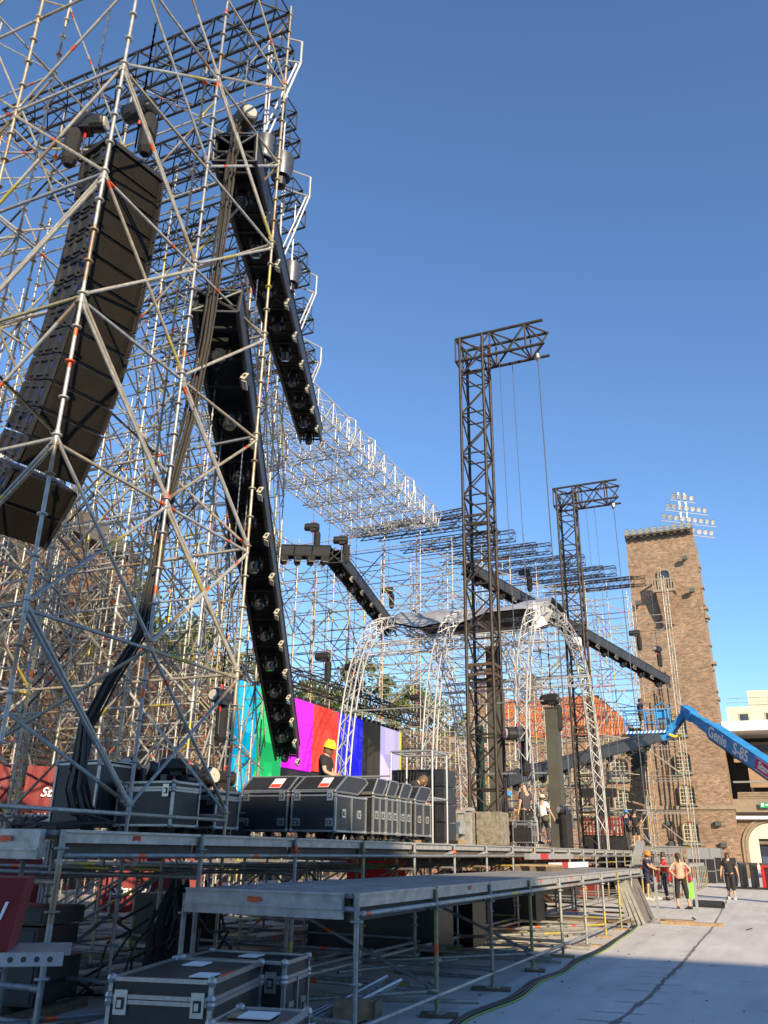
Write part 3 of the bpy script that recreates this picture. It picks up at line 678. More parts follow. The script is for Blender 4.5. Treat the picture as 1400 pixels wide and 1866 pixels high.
# far part of the lower deck, still being assembled
fd = thing('far_stage_deck', 'far narrow stage deck on a close row of painted posts beyond the workers', 'stage deck')
Yf = [36.5+1.1*k for k in range(16)]
for a, b in zip(Yf, Yf[1:]):
    mb = MB(); mb.b2((-5.6, a+.01, 1.2), (-3.9, b-.01, 1.25)); mb.build('deck_panel', M['ply'], fd)
    mb = MB(); mb.b2((-3.9, a+.02, 1.1), (-3.86, b-.02, 1.255)); mb.build('edge_frame', M['deck_edge'], fd)
members(fd, 'post', [((-3.85, y, .0), (-3.85, y, 1.1)) for y in Yf]+[((-5.3, y, .0), (-5.3, y, 1.1)) for y in Yf[::2]], M['post'], .03, kind='standard')
members(fd, 'ledger', [((-3.83, a, .2), (-3.83, b, .2)) for a, b in zip(Yf, Yf[1:])], M['pipe'], .024)

# ================================================================ SCAFFOLDS
def Xf(Y):
    if Y < 10.7: return -7.07
    if Y < 25.5: return -8.35-.48*(Y-10.5)
    return -17.6
ARR = [(-9.6, -7.75, 7.1, 9.1, 4.7, 14.2)]       # volume kept free for the hanging speakers
def clash(p, q):
    for t in (0, .25, .5, .75, 1):
        x, y, z = V(p).lerp(V(q), t)
        for a, b, c, d, e, f in ARR:
            if a < x < b and c < y < d and e < z < f: return True
    return False
def lattice(root, nodes, top, lev0=2.03, bay=2.0, seed=1, pb=.6, stdmat='pipe', capl=300, rr=.024, zb=.1, mid=0, xb=0):
    rnd = random.Random(seed); S, Lg, B = [], [], []
    for (i, j), (x, y) in nodes.items():
        S.append(((x, y, zb), (x, y, top(x, y)+rnd.uniform(0, .7))))
        for di, dj in ((1, 0), (0, 1)):
            if (i+di, j+dj) not in nodes: continue
            x2, y2 = nodes[(i+di, j+dj)]; tz = min(top(x, y), top(x2, y2)); z = lev0; k = 0
            while z < tz+.01:
                o = .03 if di else -.03
                Lg.append(((x, y, z+o), (x2, y2, z+o)))
                if mid and di and rnd.random() < mid: Lg.append(((x, y, z+1), (x2, y2, z+1)))
                if z+bay < tz+.5 and rnd.random() < pb:
                    if (k+i+j+(0 if di else 1)) % 2 == 0: B.append(((x, y, z+.06), (x2, y2, z+bay-.06)))
                    else: B.append(((x, y, z+bay-.06), (x2, y2, z+.06)))
                if xb and z+bay < tz+.5 and rnd.random() < xb:
                    q = 1 if (k+i+j) % 2 else 0
                    B.append(((x, y, z+.06+q*(bay-.12)), (x2, y2, z+bay-.06-q*(bay-.12))))
                z += bay; k += 1
    Lg = [s for s in Lg if not clash(*s)]; B = [s for s in B if not clash(*s)]; S = [s for s in S if not clash(*s)]
    members(root, 'standard', S, M[stdmat], rr); members(root, 'ledger', Lg, M[stdmat], rr, capl); members(root, 'brace', B, M[stdmat], rr*.95, capl)

# near tower
pa = thing('scaffold_tower', 'big galvanised scaffold tower around the hanging speakers at left', 'scaffolding', (-7.07, 6.42, 0))
nodes = {}
for i in range(8):
    for j in range(3):
        x, y = -7.07-2.07*i, 6.42+2.07*j
        if (i, j) == (1, 1): continue
        nodes[(i, j)] = (x, y)
lattice(pa, nodes, lambda x, y: 17.9, seed=3, pb=.95, xb=.25)
# the nearest diagonals and ties that read one by one in the picture
ex = [((-7.07, 6.42, z), (-7.07, 8.49, z-1.94)) for z in (4.06, 6.06, 8.06, 10.06, 12.06, 14.06)]
ex += [((-7.07, 6.42, z), (-9.14, 6.42, z-1.94)) for z in (6.06, 8.06, 10.06, 12.06)]
ex += [((-7.07, 8.49, z), (-7.07, 10.56, z+1.9)) for z in (4.06, 8.06, 12.06)]+[((-7.07, 8.49, z), (-7.07, 10.56, z-1.94)) for z in (4.06, 8.06, 6.06, 14.06)]
ex += [((-7.07, 8.49, 2.1), (-9.14, 6.42, 4.0)), ((-7.07, 8.49, 4.0), (-9.14, 7.0, 2.1))]
members(pa, 'brace', ex, M['pipe'], .024, kind='brace')
# wing scaffold behind it, its front running back at an angle
wg = thing('scaffold_wing', 'dense scaffold wing running back from the speaker tower to the colour screen', 'scaffolding', (-9, 15, 0))
nodes = {}
for j in range(3, 10):
    Y = 6.42+2.07*j
    for i in range(7):
        nodes[(i, j)] = (Xf(Y)-2.07*i, Y)
lattice(wg, nodes, lambda x, y: 16.9, seed=5, pb=.9, mid=.25, xb=.4)
# scaffold linking deep rows at left
lw = thing('scaffold_backing', 'deep rear rows of scaffold against the brick wall at far left', 'scaffolding', (-20, 12, 0))
nodes = {}
for j in range(0, 8):
    for i in range(3): nodes[(i, j)] = (-19.8-2.07*i, 12.6+2.07*j)
lattice(lw, nodes, lambda x, y: 9.9, seed=9, pb=.5)
# centre back wall
cw = thing('scaffold_back_wall', 'open scaffold back wall behind the colour screen with free standard ends', 'scaffolding', (-18, 30, 0))
nodes = {}
for j in range(0, 8):
    for i in range(2): nodes[(i, j)] = (-17.6-2.07*i, 25.05+1.75*j)
lattice(cw, nodes, lambda x, y: 13.2+((int(abs(x*7)+y*3)) % 3)*.9, seed=11, pb=.75, mid=.8, rr=.027)
# far wing: mirrored, its cross walls face the camera
fw = thing('far_scaffold_wing', 'far scaffold wing of thin tubes in front of the brick tower', 'scaffolding', (-12, 45, 0))
nodes = {}
for j in range(0, 9):
    Y = 37.4+2.07*j; xf = -14.6+.48*(Y-37.4)
    for i in range(0, 5):
        if j > 0 and i > 3: continue
        nodes[(i, j)] = (xf-2.0*i, Y)
lattice(fw, nodes, lambda x, y: 17.0, seed=13, pb=.6, mid=.8, xb=.2, rr=.028)
ft = thing('far_scaffold_tower', 'far scaffold tower around the second speaker array before the brick tower', 'scaffolding', (-7, 54, 0))
nodes = {}
for j in range(0, 3):
    for i in range(3): nodes[(i, j)] = (-4.6-2.3*i, 55.3+2.07*j)
lattice(ft, nodes, lambda x, y: 18.6-(.0 if x > -6 else 1.2), seed=15, pb=.45, rr=.028)

# outrigger brackets of white tube along the wing front
def bracket(Y, X, label, s=1.):
    t = thing('outrigger_bracket', label, 'scaffold bracket', (X, Y, 17.65), 0, 'white tube brackets along the roof edge')
    A, Bt, C, D = V((0, 0, 0)), V((0, 0, -.62)), V((-.85*s, .0, .65*s)), V((-.75*s, 0, -.62-2.0*s))
    for p, q in ((A, Bt), (A, C), (Bt, C+V((0, 0, -.7))), (Bt, D), (Bt+V((-.1, 0, .02)), D+V((-.12, 0, .15))), (C, D)):
        link('tube', tube_mesh('ledger', (q-p).length, .026, M['white_tube']), t, mat=frame_mat(p, q))
    p, q = V((-.75, 0, .1)), V((-.75, 0, -1.0)); link('tube', tube_mesh('standard', 1.1, .024, M['white_tube']), t, mat=frame_mat(q, p))
for k, (Y, lb) in enumerate(((10.9, 'topmost white tube bracket jutting from the near roof corner'), (14.4, 'second white tube bracket beside the galvanised floodlight'), (18.0, 'third white tube bracket along the upper black truss'), (21.5, 'fourth and smallest of the big white tube brackets'))):
    bracket(Y, -6.95-.48*(Y-10.9), lb)
for Y, lb in ((26.7, 'small bracket on silver roof edge nearest the black truss end'), (28.6, 'small bracket in the middle of the silver roof edge'), (33.0, 'small bracket near the far end of the silver roof edge')):
    bracket(Y, -13.2, lb, .35)

# ---- box trusses
def truss_parts(root, p, q, w, h, step, material, rc, rb, webobj=True, mode='x', cap=300):
    p, q = V(p), V(q); d = (q-p); L = d.length; d.normalize()
    s = d.cross(V((0, 0, 1)))
    s = s.normalized() if s.length > .05 else V((1, 0, 0))
    u = s.cross(d).normalized()
    if abs(d.z) > .95: s, u = V((1, 0, 0)), V((0, 1, 0))
    cs = [p+s*(a*w/2)+u*(b*h/2) for a, b in ((-1, -1), (1, -1), (1, 1), (-1, 1))]
    members(root, 'chord', [(c, c+d*L) for c in cs], material, rc, kind='plain', cull=False)
    n = max(1, round(L/step)); st_ = L/n; W = []
    for f in range(4):
        a, b = cs[f], cs[(f+1) % 4]
        for k in range(n):
            o0, o1 = d*(k*st_), d*((k+1)*st_)
            W.append((a+o0, b+o1) if (k+f) % 2 == 0 else (b+o0, a+o1))
            if mode == 'x' and k % 2 == 0: W.append((a+o0, b+o0))
    members(root, 'brace', W, material, rb, cap if webobj else 0, kind='plain', cull=False, n=4, objs=webobj)
# black roof trusses over the near wing and the far wing
def roof_truss(Y, xtip, L, z, label, near):
    t = thing('black_roof_truss', label, 'truss', (xtip, Y, z), 0, 'black cantilever trusses of the roof edge')
    truss_parts(t, (xtip, Y, z), (xtip-L, Y, z), .5, .5, .5 if near else .62, M['black_steel'], .03, .016, webobj=near)
ords = ['first', 'second', 'third', 'fourth', 'fifth', 'sixth', 'seventh', 'eighth', 'ninth', 'tenth', 'eleventh', 'twelfth']
yy = 9.9
for k in range(12):
    roof_truss(yy, -7.3-.48*(yy-10.9), 7.4-.2*k, 17.3+(.28 if k % 2 else 0), 'black cantilever truss above the near scaffold, %s from the top of the picture' % ords[k], True); yy += 1.25 if k % 2 else 1.0
yy = 37.6
for k in range(12):
    roof_truss(yy, -12.6+.50*(yy-37.6), 5.6, 17.2+(.28 if k % 2 else 0), 'black cantilever truss of the far roof, %s counted from the silver roof' % ords[k], False); yy += 1.6 if k % 2 else 1.1
# silver roof grid
sg = thing('silver_roof_grid', 'silver aluminium truss roof grid reaching back over the middle of the stage', 'truss roof', (-15.8, 30, 17.2))
for k, x in enumerate((-13.6, -14.75, -15.9, -17.0, -18.1)):
    truss_parts(sg, (x, 22.6, 17.15), (x, 37.2, 17.15), .5, .95 if k == 0 else .5, .62, M['white_tube'], .03, .017, webobj=(k == 0), cap=290)
for k in range(7):
    y = 23.2+k*2.2; truss_parts(sg, (-13.3, y, 16.9), (-18.4, y, 16.9), .35, .35, .6, M['white_tube'], .024, .014, webobj=False)
bmm = thing('cross_beam_truss', 'dark beam truss across the end of the silver roof grid', 'truss', (-15, 37.4, 17.4))
truss_parts(bmm, (-18.6, 37.5, 17.35), (-12.1, 37.5, 17.65), .3, .3, .5, M['rust_steel'], .03, .016)

# ---- black steel masts with jib arms
def mast(X, Y, zt, label, w=.8, h=.8, jib=2.5):
    t = thing('steel_mast', label, 'lifting mast', (X, Y, DZ), 0, 'rusty black lattice masts with jib arms')
    truss_parts(t, (X, Y, DZ), (X, Y, zt), w, h, .75, M['rust_steel'], .052, .027, cap=200)
    for z in (6.4, 11.1):
        mb = MB(); e = .04
        for dx0, dy0, dx1, dy1 in ((-w/2-e, -h/2-e, w/2+e, -h/2), (-w/2-e, h/2, w/2+e, h/2+e), (-w/2-e, -h/2, -w/2, h/2), (w/2, -h/2, w/2+e, h/2)):
            for zz in (z, z+.28): mb.b2((dx0, dy0, zz-DZ), (dx1, dy1, zz+.08-DZ))
        mb.build('collar', M['rust'] if z < 8 else M['rust_steel'], t)
    js = []
    a, b = V((X-w/2-.15, Y, zt-.45)), V((X+jib, Y, zt-.45))
    truss_parts(t, a, b, .8, .9, .62, M['rust_steel'], .052, .030, cap=160)
    for dx, dy, nm in ((jib-.3, -.1, 'hoist_cable'), (1.25, .25, 'guide_cable'), (.95, -.3, 'guide_cable')):
        mb = MB(); mb.tube((dx, dy, zt-1-DZ), (dx+.15, dy, .5), .02 if nm == 'hoist_cable' else .011, 5)
        if nm == 'hoist_cable': mb.lathe([(.02, .2), (.09, .12), (.10, -.1), (.02, -.22)], 8, (dx, dy, zt-1.15-DZ))
        mb.build(nm, M['chain'], t)
mast(-7.25, 23.75, 18.05, 'taller looking black lattice mast with jib, nearest to the camera')
mast(-7.1, 37.8, 18.1, 'black lattice mast with jib farther back by the lift')

# ---- silver arches of the small stage roof
def arch_truss(X, label, cut=0):
    t = thing('arch_truss', label, 'arch', (X, 29.6, DZ), 0, 'silver truss arches')
    N_ = 30; w = .33; P = []
    for i in range(N_+1):
        a = math.pi*i/N_; c, s = math.cos(a), math.sin(a)
        P.append(V((0, -math.copysign(abs(c)**.62, c)*5.95, (abs(s)**.80)*7.75)))
    P = [p for p in P if p.y > 0 or p.z >= cut]; N_ = len(P)-1
    for sx, so in ((-w/2, -w/2), (w/2, -w/2), (w/2, w/2), (-w/2, w/2)):
        mb = MB(); pts = []
        for i, p in enumerate(P):
            d = (P[min(i+1, N_)]-P[max(i-1, 0)]).normalized(); nn = V((0, -d.z, d.y)); pts.append(p+V((sx, 0, 0))+nn*so)
        mb.path(pts, .026, 6); mb.build('chord', M['white_tube'], t)
    segs = []
    offs = ((-w/2, -w/2), (w/2, -w/2), (w/2, w/2), (-w/2, w/2))
    sub = []
    for i in range(N_):
        for h_ in (0, .5): sub.append((P[i].lerp(P[i+1], h_), (P[i+1]-P[i]).normalized()))
    for i in range(len(sub)-1):
        (p, d), (q, e) = sub[i], sub[i+1]; n1, n2 = V((0, -d.z, d.y)), V((0, -e.z, e.y))
        for f in range(4):
            a, b = offs[f], offs[(f+1) % 4]
            if (i+f) % 2: a, b = b, a
            segs.append((p+V((a[0], 0, 0))+n1*a[1]+t.location, q+V((b[0], 0, 0))+n2*b[1]+t.location))
    members(t, 'brace', segs, M['white_tube'], .014, 300, kind='plain', cull=False, n=4)
arch_truss(-6.2, 'silver truss arch nearest the stage edge, its near leg still hanging above the deck', 2.0)
arch_truss(-9.0, 'middle silver truss arch behind the near mast')
arch_truss(-11.8, 'rear silver truss arch standing before the blue and dark screen bars')
for (y, z, lb) in ((25.6, 8.0, 'silver tie truss joining the near shoulders of the arches'), (33.6, 8.0, 'silver tie truss joining the far shoulders of the arches'), (29.6, 9.5, 'silver ridge truss along the crowns of the arches')):
    t = thing('tie_truss', lb, 'truss', (-9, y, z)); truss_parts(t, (-5.9, y, z), (-12.1, y, z), .35, .35, .45, M['white_tube'], .024, .013, webobj=False)
for y, z, lb in ((24.1, 5.7, 'thin horizontal tube tying the near arch legs halfway up'), (24.0, 3.7, 'thin horizontal tube tying the near arch legs low down')):
    mb = MB(); mb.tube((-5.6, y, z), (-12.4, y, z), .025, 6); tag(mb.build('tie_tube', M['alu']), lb, 'tube')
# canopy sheet bunched on top of the arches
mb = MB(); nx, ny = 22, 10; rows = []
for i in range(nx+1):
    for j in range(ny+1):
        u, v = i/nx, j/ny
        x = -11.9+5.8*u; y = 27.3+v*4.0+(.12*math.sin(u*15) if v < .3 else 0)
        z = 9.85+.25*math.sin(math.pi*v)-.18*math.sin(math.pi*u)+.04*math.sin(u*23+v*5)+.04*math.sin(v*17+u*9)-(.65*max(0, .28-v)/.28)*(.75+.25*math.sin(u*7))
        rows.append((x, y, z))
fs = [(i*(ny+1)+j, (i+1)*(ny+1)+j, (i+1)*(ny+1)+j+1, i*(ny+1)+j+1) for i in range(nx) for j in range(ny)]
mb.add(rows, fs); c_ = thing('canopy_sheet', 'crumpled silver and black canopy sheet draped over the arch crowns', 'canopy'); mb.build('top_sheet', M['silver_cloth'], c_, smooth=True)
mb = MB(); mb.add([(a, b, c-.06-.45*max(0, 1-abs((b-28.4)/1.1))*(.6+.4*math.sin(a*1.3))) for a, b, c in rows], fs); mb.build('underside', M['black_cloth'], c_, smooth=True)
mb = MB(); mb.add([(-6.4, 26.9, 9.5), (-5.9, 27.6, 9.3), (-6.0, 27.0, 8.7), (-6.4, 26.7, 8.5), (-6.3, 27.4, 8.6)], [(0, 1, 4, 2), (0, 2, 3), (1, 4, 2)]); mb.build('torn_flap', M['silver_cloth'], c_)

# ================================================================ LED SCREEN
sc_ = thing('led_screen', 'long LED screen showing vertical test colour bars behind the stage', 'screen', (-15, 29.5, 0))
bars = [(22.6, 23.8, 3.2, (.0, .46, .75), 'cyan'), (23.8, 25.45, 3.1, (.02, .62, .16), 'green'), (25.45, 27.6, 4.2, (.80, .01, .86), 'magenta'), (27.6, 29.66, 4.25, (.88, .05, .03), 'red'),
        (29.66, 31.9, 4.3, (.01, .01, .80), 'blue'), (31.9, 33.7, 3.3, (.025, .022, .014), 'dark'), (33.7, 35.76, 3.3, (.66, .57, .92), 'lilac'), (35.76, 36.05, 3.3, (.8, .74, .1), 'yellow')]
for a, b, z0, c, nm in bars:
    m_ = screen_mat('screen_'+nm, c); np_ = max(1, round((b-a)/.54)); w = (b-a)/np_
    for k in range(np_):
        z = z0; nv = 3; h = (6.62-z0)/nv
        for r_ in range(nv):
            mb = MB(); mb.b2((-.09, a-29.5+k*w+.006, z+.006), (0, a-29.5+(k+1)*w-.006, z+h-.006)); o = mb.build('screen_tile', m_, sc_); z += h
            if k == 0 and r_ == 0: o['label'] = nm+' test bar tile'
mb = MB()
for k in range(27): mb.b2((-.14, -6.9+k*.5, 6.62), (-.02, -6.72+k*.5, 6.76))
mb.build('hanging_hooks', M['black_steel'], sc_)
mb = MB(); mb.b2((-.2, -7.2, 3.1), (-.1, 6.5, 6.6)); mb.build('backing', M['black_plastic'], sc_)
st2 = thing('screen_header_truss', 'black truss hung above the colour bar screen', 'truss', (-15.2, 30, 7.4))
truss_parts(st2, (-15.2, 23.5, 7.35), (-15.2, 41.5, 7.55), .5, .5, .5, M['black_steel'], .03, .018, cap=250)

# ================================================================ HOISTS
def hoist_proto():
    t = thing('chain_hoist', 'black chain hoist', 'hoist', (0, 0, 0), 0, 'black electric chain hoists')
    rx = Matrix.Rotation(R(90), 3, 'Y')
    mb = MB(); mb.lathe([(.02, -.36), (.15, -.34), (.17, -.30), (.17, .22), (.14, .26), (.02, .27)], 14, (0, 0, 0), rx); mb.b2((-.10, -.13, -.19), (.16, .13, .17)); mb.build('motor', M['black_plastic'], t)
    mb = MB(); mb.lathe([(.01, 0), (.11, .0), (.13, .03)], 12, (-.375, 0, 0), Matrix.Rotation(R(90), 3, 'Y')); mb.build('badge', M['lens'], t)
    mb = MB(); mb.lathe([(.1, .0), (.15, -.12), (.14, -.75), (.08, -.85), (.01, -.85)], 9, (.18, .05, -.18)); mb.build('chain_bag', M['black_cloth'], t)
    mb = MB(); mb.tube((0, 0, .18), (0, 0, .28), .022, 6); mb.tube((0, 0, .26), (.05, 0, .31), .014, 5); mb.tube((0, 0, -.2), (0, 0, -.34), .025, 6); mb.build('hook', M['red_plastic'], t)
    return t
HP = hoist_proto()
hcount = 0
def hoist(x, y, z, top, label, rz=0, low=None, s=1.):
    global hcount
    o = HP if hcount == 0 else copy_tree(HP); hcount += 1
    o.location = (x, y, z); o.rotation_euler = (0, 0, R(rz)); o['label'] = label; o.scale = (s, s, s)
    mb = MB(); mb.tube((0, 0, .3), (0, 0, (top-z)/s), .014, 4)
    n = min(120, int((top-z)/s/.16))
    for k in range(n): mb.box((0, 0, .35+k*.16), (.045, .012, .08) if k % 2 else (.012, .045, .08), None)
    if low is not None: mb.tube((0, 0, -.3), (0, 0, (low-z)/s), .014, 4)
    mb.build('chain', M['chain'], o)

# ================================================================ LIGHTING TRUSSES (the long black fingers)
def light_truss(p, q, w, h, n, label, rf=1, lamps=True, s_side=1):
    p, q = V(p), V(q); d = (q-p); L = d.length; d.normalize(); s = d.cross(V((0, 0, 1))).normalized(); u = s.cross(d)
    t = thing('lighting_truss', label, 'lighting truss', p, 0, 'black wrapped lighting trusses')
    rot = Matrix((s, d, u)).transposed()
    def P(a, b, c): return s*a+d*b+u*c
    secs = max(3, int(L/2.4))
    for k in range(secs):
        a, b = L*k/secs+.02, L*(k+1)/secs-.02
        mb = MB()
        for c0, c1 in (((-w/2, -h/2), (-w/2+.05, h/2)), ((w/2-.05, -h/2), (w/2, h/2)), ((-w/2+.05, h/2-.03), (w/2-.05, h/2))):
            mb.box(P((c0[0]+c1[0])/2, (a+b)/2, (c0[1]+c1[1])/2), (abs(c1[0]-c0[0]), b-a, abs(c1[1]-c0[1])), rot)
        mb.build('side_cover', M['black_side'], t)
        mb = MB(); mb.box(P(0, (a+b)/2, -.05), (w-.12, b-a, .04), rot)
        for j in range(4):
            yy_ = a+(b-a)*(j+.5)/4; mb.box(P(0, yy_, -h/2+.03), (w-.1, .05, .05), rot)
        mb.build('inner_lining', M['black_cloth'], t)
    mb = MB()
    for a, c in ((-w/2, -h/2), (w/2, -h/2), (w/2, h/2), (-w/2, h/2)): mb.tube(P(a, -.02, c), P(a, L, c), .028, 6)
    mb.build('chord', M['black_steel'], t)
    mb = MB()
    for a, b in (((-w/2, -h/2), (w/2, h/2)), ((w/2, -h/2), (-w/2, h/2)), ((-w/2, -h/2), (w/2, -h/2)), ((-w/2, h/2), (w/2, h/2)), ((-w/2, -h/2), (-w/2, h/2)), ((w/2, -h/2), (w/2, h/2))):
        mb.tube(P(a[0], -.03, a[1]), P(b[0], -.03, b[1]), .024, 6)
    mb.build('end_frame', M['boom_dark'], t)
    if lamps:
        for k in range(n):
            y = L*(k+.5)/n
            rr = Matrix.Rotation(R((k*47) % 70-35), 3, 'X')
            mb = MB(); mb.box(P(0, y, -h/2+.06), (.30, .30, .12), rot)
            mb.box(P(-.17, y, -h/2-.10), (.04, .14, .26), rot); mb.box(P(.17, y, -h/2-.10), (.04, .14, .26), rot)
            mb.lathe([(.02, .16), (.10, .15), (.13, .05), (.125, -.12), (.105, -.17), (.01, -.165)], 10, P(0, y, -h/2-.16), rot @ rr)
            o = mb.build('moving_light', M['black_plastic'], t)
            mb = MB(); mb.lathe([(.095, -.176), (.01, -.18)], 10, P(0, y, -h/2-.16), rot @ rr); mb.build('lens', M['glass'], o)
            y2 = L*(k+1)/n-.15    # pale strobes on the right lower edge
            mb = MB(); r2 = rot @ Matrix.Rotation(R(25), 3, 'Y')
            mb.box(P(w/2*s_side-.02, y2, -h/2-.10), (.10, .22, .18), r2); o = mb.build('edge_light', M['boom_dark'], t)
            mb = MB(); mb.box(P(w/2*s_side-.02, y2, -h/2-.215), (.10, .20, .016), r2); mb.box(P(w/2*s_side-.02, y2-.115, -h/2-.10), (.09, .012, .16), r2); mb.build('lens', M['lens'], o)
            mb = MB(); mb.box(P(w/2*s_side-.02, y2-.124, -h/2-.10), (.05, .008, .06), r2); mb.build('yoke_bolt', M['boom_dark'], o)
    # loose cables sagging inside
    for k in range(max(2, n//2)):
        y = L*(k+.3)/max(2, n//2); mb = MB()
        pts = [P(-.2+.4*i/5, y+.25*math.sin(i*1.3), -h/2-.02-.14*math.sin(math.pi*i/5)) for i in range(6)]; mb.path(pts, .012, 4); mb.build('cable', M['cable'], t)
    return t
light_truss((-7.32, 9.5, 13.5), (-13.5, 23.7, 15.6), .78, .58, 9, 'upper near lighting truss, black, hanging diagonally over the wing')
light_truss((-7.2, 9.3, 9.95), (-14.5, 25.0, 4.6), .76, .56, 12, 'lower near lighting truss sloping down to the man in the yellow hard hat')
light_truss((-16.6, 27.0, 12.6), (-14.4, 27.4, 12.4), .45, .42, 4, 'short level black lighting truss left of the far hanging ones')
light_truss((-14.4, 27.6, 12.3), (-17.0, 39.3, 12.35), .6, .5, 6, 'thin black lighting truss pointing down right above the red bar')
light_truss((-12.0, 37.0, 14.4), (-4.7, 52.0, 11.1), .6, .5, 10, 'far black lighting truss descending behind both masts to the brick tower')
light_truss((-10.6, 36.8, 4.5), (-4.7, 51.6, 8.15), .6, .5, 8, 'far low black lighting truss rising to the right behind the workers')
hoist(-7.75, 10.15, 14.9, 17.3, 'chain hoist with black bag above the near end of the upper truss', 150, 13.9, 1.15)
hoist(-9.3, 11.9, 12.2, 17.3, 'chain hoist with pale round badge between the two near trusses', 170, 9.0)
hoist(-15.3, 27.4, 13.6, 17.0, 'chain hoist above the short level truss', 20, 12.6, .95)
hoist(-14.4, 28.2, 13.2, 17.0, 'chain hoist above the near end of the thin truss', 20, 12.4, .95)
hoist(-16.6, 38.0, 14.1, 17.0, 'chain hoist above the far end of the thin truss', 20, 12.4, .95)
hoist(-10.1, 41.0, 15.2, 17.2, 'chain hoist above the middle of the far descending truss', 10, 13.6, 1.0)
hoist(-5.9, 49.6, 13.6, 17.2, 'chain hoist above the lower end of the far descending truss', 10, 11.6, 1.0)
hoist(-4.95, 51.6, 13.0, 17.2, 'chain hoist in front of the brick tower above the far truss tip', 60, 11.1, 1.0)
hoist(-15.2, 28.6, 8.6, 17.0, 'chain hoist above the magenta part of the screen', 10, 7.5, .95)
hoist(-15.2, 31.2, 8.7, 17.0, 'chain hoist above the blue part of the screen', 10, 7.5, .95)
hoist(-15.2, 38.5, 8.6, 17.0, 'chain hoist at the far end of the screen truss', 10, 7.5, .95)
# galvanised half-drum shades and lamps seen beside the upper truss
def drum(x, y, z, r, label):
    t = thing('lamp_drum', label, 'lamp', (x, y, z), 0, 'galvanised drum lamps beside the upper truss')
    mb = MB(); mb.lathe([(r*.8, .0), (r, .3), (r*1.02, .55)], 14); mb.build('drum', M['drum'], t, smooth=True)
    mb = MB(); mb.lathe([(.02, -.25), (r*.45, -.22), (r*.5, .05), (r*.3, .3)], 10); mb.build('lamp_head', M['black_plastic'], t)
    mb = MB(); mb.tube((0, 0, .3), (0, 0, 2.6), .02); mb.build('hanger', M['alu'], t)
drum(-7.66, 10.9, 14.6, .24, 'galvanised drum lamp touching the near end of the upper truss')
drum(-7.75, 11.7, 14.9, .26, 'galvanised drum lamp beside the second white bracket')
drum(-9.15, 14.6, 14.6, .26, 'galvanised drum lamp beside the third white bracket')

# ================================================================ SPEAKER ARRAYS
def speaker_array(X, Y, z, label, wy=1.33, n=13, rz=0, s=1.):
    t = thing('speaker_array', label, 'speaker array', (X, Y, z), rz); t.scale = (s, s, s)
    # profile of the front edge, x offset and z, going down; face looks +X
    mb = MB(); mb.b2((-.75, -.05, .02), (.06, wy+.05, .10)); mb.b2((-.75, -.03, .1), (-.66, wy+.03, .22)); mb.build('rigging_frame', M['black_steel'], t)
    x, zz = 0., 0.; hb = .425; TL = (-2, 0, 1, 2, 3, 4, 5, 7, 9, 11, 13, 16, 19, 24, 29)
    for k in range(n+2):
        if k == n: zz -= .07; x -= .04; hb = .50
        tilt_ = R(-TL[k]*1.45); rot = Matrix.Rotation(-tilt_, 3, 'Y')
        # box local: front face at x=0, top at z=0
        def Pq(a, b, c): return V((x, 0, zz))+rot @ V((a, b, c))
        dd = .72; mb = MB()
        vs = [Pq(0, 0, 0), Pq(0, wy, 0), Pq(-dd, wy, -.04), Pq(-dd, 0, -.04), Pq(0, 0, -hb+.018), Pq(0, wy, -hb+.018), Pq(-dd, wy, -hb+.05), Pq(-dd, 0, -hb+.05)]
        mb.add(vs, [(0, 3, 2, 1), (4, 5, 6, 7), (0, 4, 7, 3), (1, 2, 6, 5), (3, 7, 6, 2), (0, 1, 5, 4)]); o = mb.build('speaker_box', M['black_plastic'], t)
        mb = MB(); g0, g1 = .045, wy-.045
        mb.add([Pq(.012, g0, -.02), Pq(.03, g0+.1, -.02), Pq(.03, g1-.1, -.02), Pq(.012, g1, -.02), Pq(.012, g0, -hb+.04), Pq(.03, g0+.1, -hb+.04), Pq(.03, g1-.1, -hb+.04), Pq(.012, g1, -hb+.04)],
               [(0, 4, 5, 1), (1, 5, 6, 2), (2, 6, 7, 3), (0, 1, 2, 3), (7, 6, 5, 4)]); mb.build('grille', M['grille'], o)
        mb = MB()
        for a in (-.12, -.38, -.62):
            c = Pq(a, -.012, -hb*.5); mb.box(c, (.05, .03, hb*.85), rot)
        for c_z in (-.10, -hb+.1): mb.box(Pq(-.3, -.014, c_z), (.5, .02, .03), rot)
        mb.build('side_rigging', M['black_steel'], o)
        mb = MB(); mb.box(Pq(-.05, -.006, -hb*.45), (.022, .008, .11), rot); mb.build('marking', M['blue_mark'], o)
        # side wings past the front edge
        for b in (.0, wy): mb = MB(); mb.box(Pq(.03, b+(.015 if b == 0 else -.015), -hb/2), (.07, .03, hb-.03), rot); mb.build('side_flange', M['black_steel'], o)
        x, zz = (Pq(0, 0, -hb).x, Pq(0, 0, -hb).z)
    return t
speaker_array(-8.22, 7.43, 12.02, 'large curved black line array of speakers hanging inside the near scaffold tower', wy=1.08, rz=-12)
speaker_array(-6.6, 53.4, 8.6, 'far small black line array hanging before the brick tower', n=10)
hoist(-8.32, 8.1, 13.45, 17.6, 'large chain hoist with long black bag over the line array', 0, 12.2, 1.0)
hoist(-8.85, 7.5, 12.75, 17.6, 'chain hoist with pale badge at the rear corner of the line array', 200, 12.2, .9)

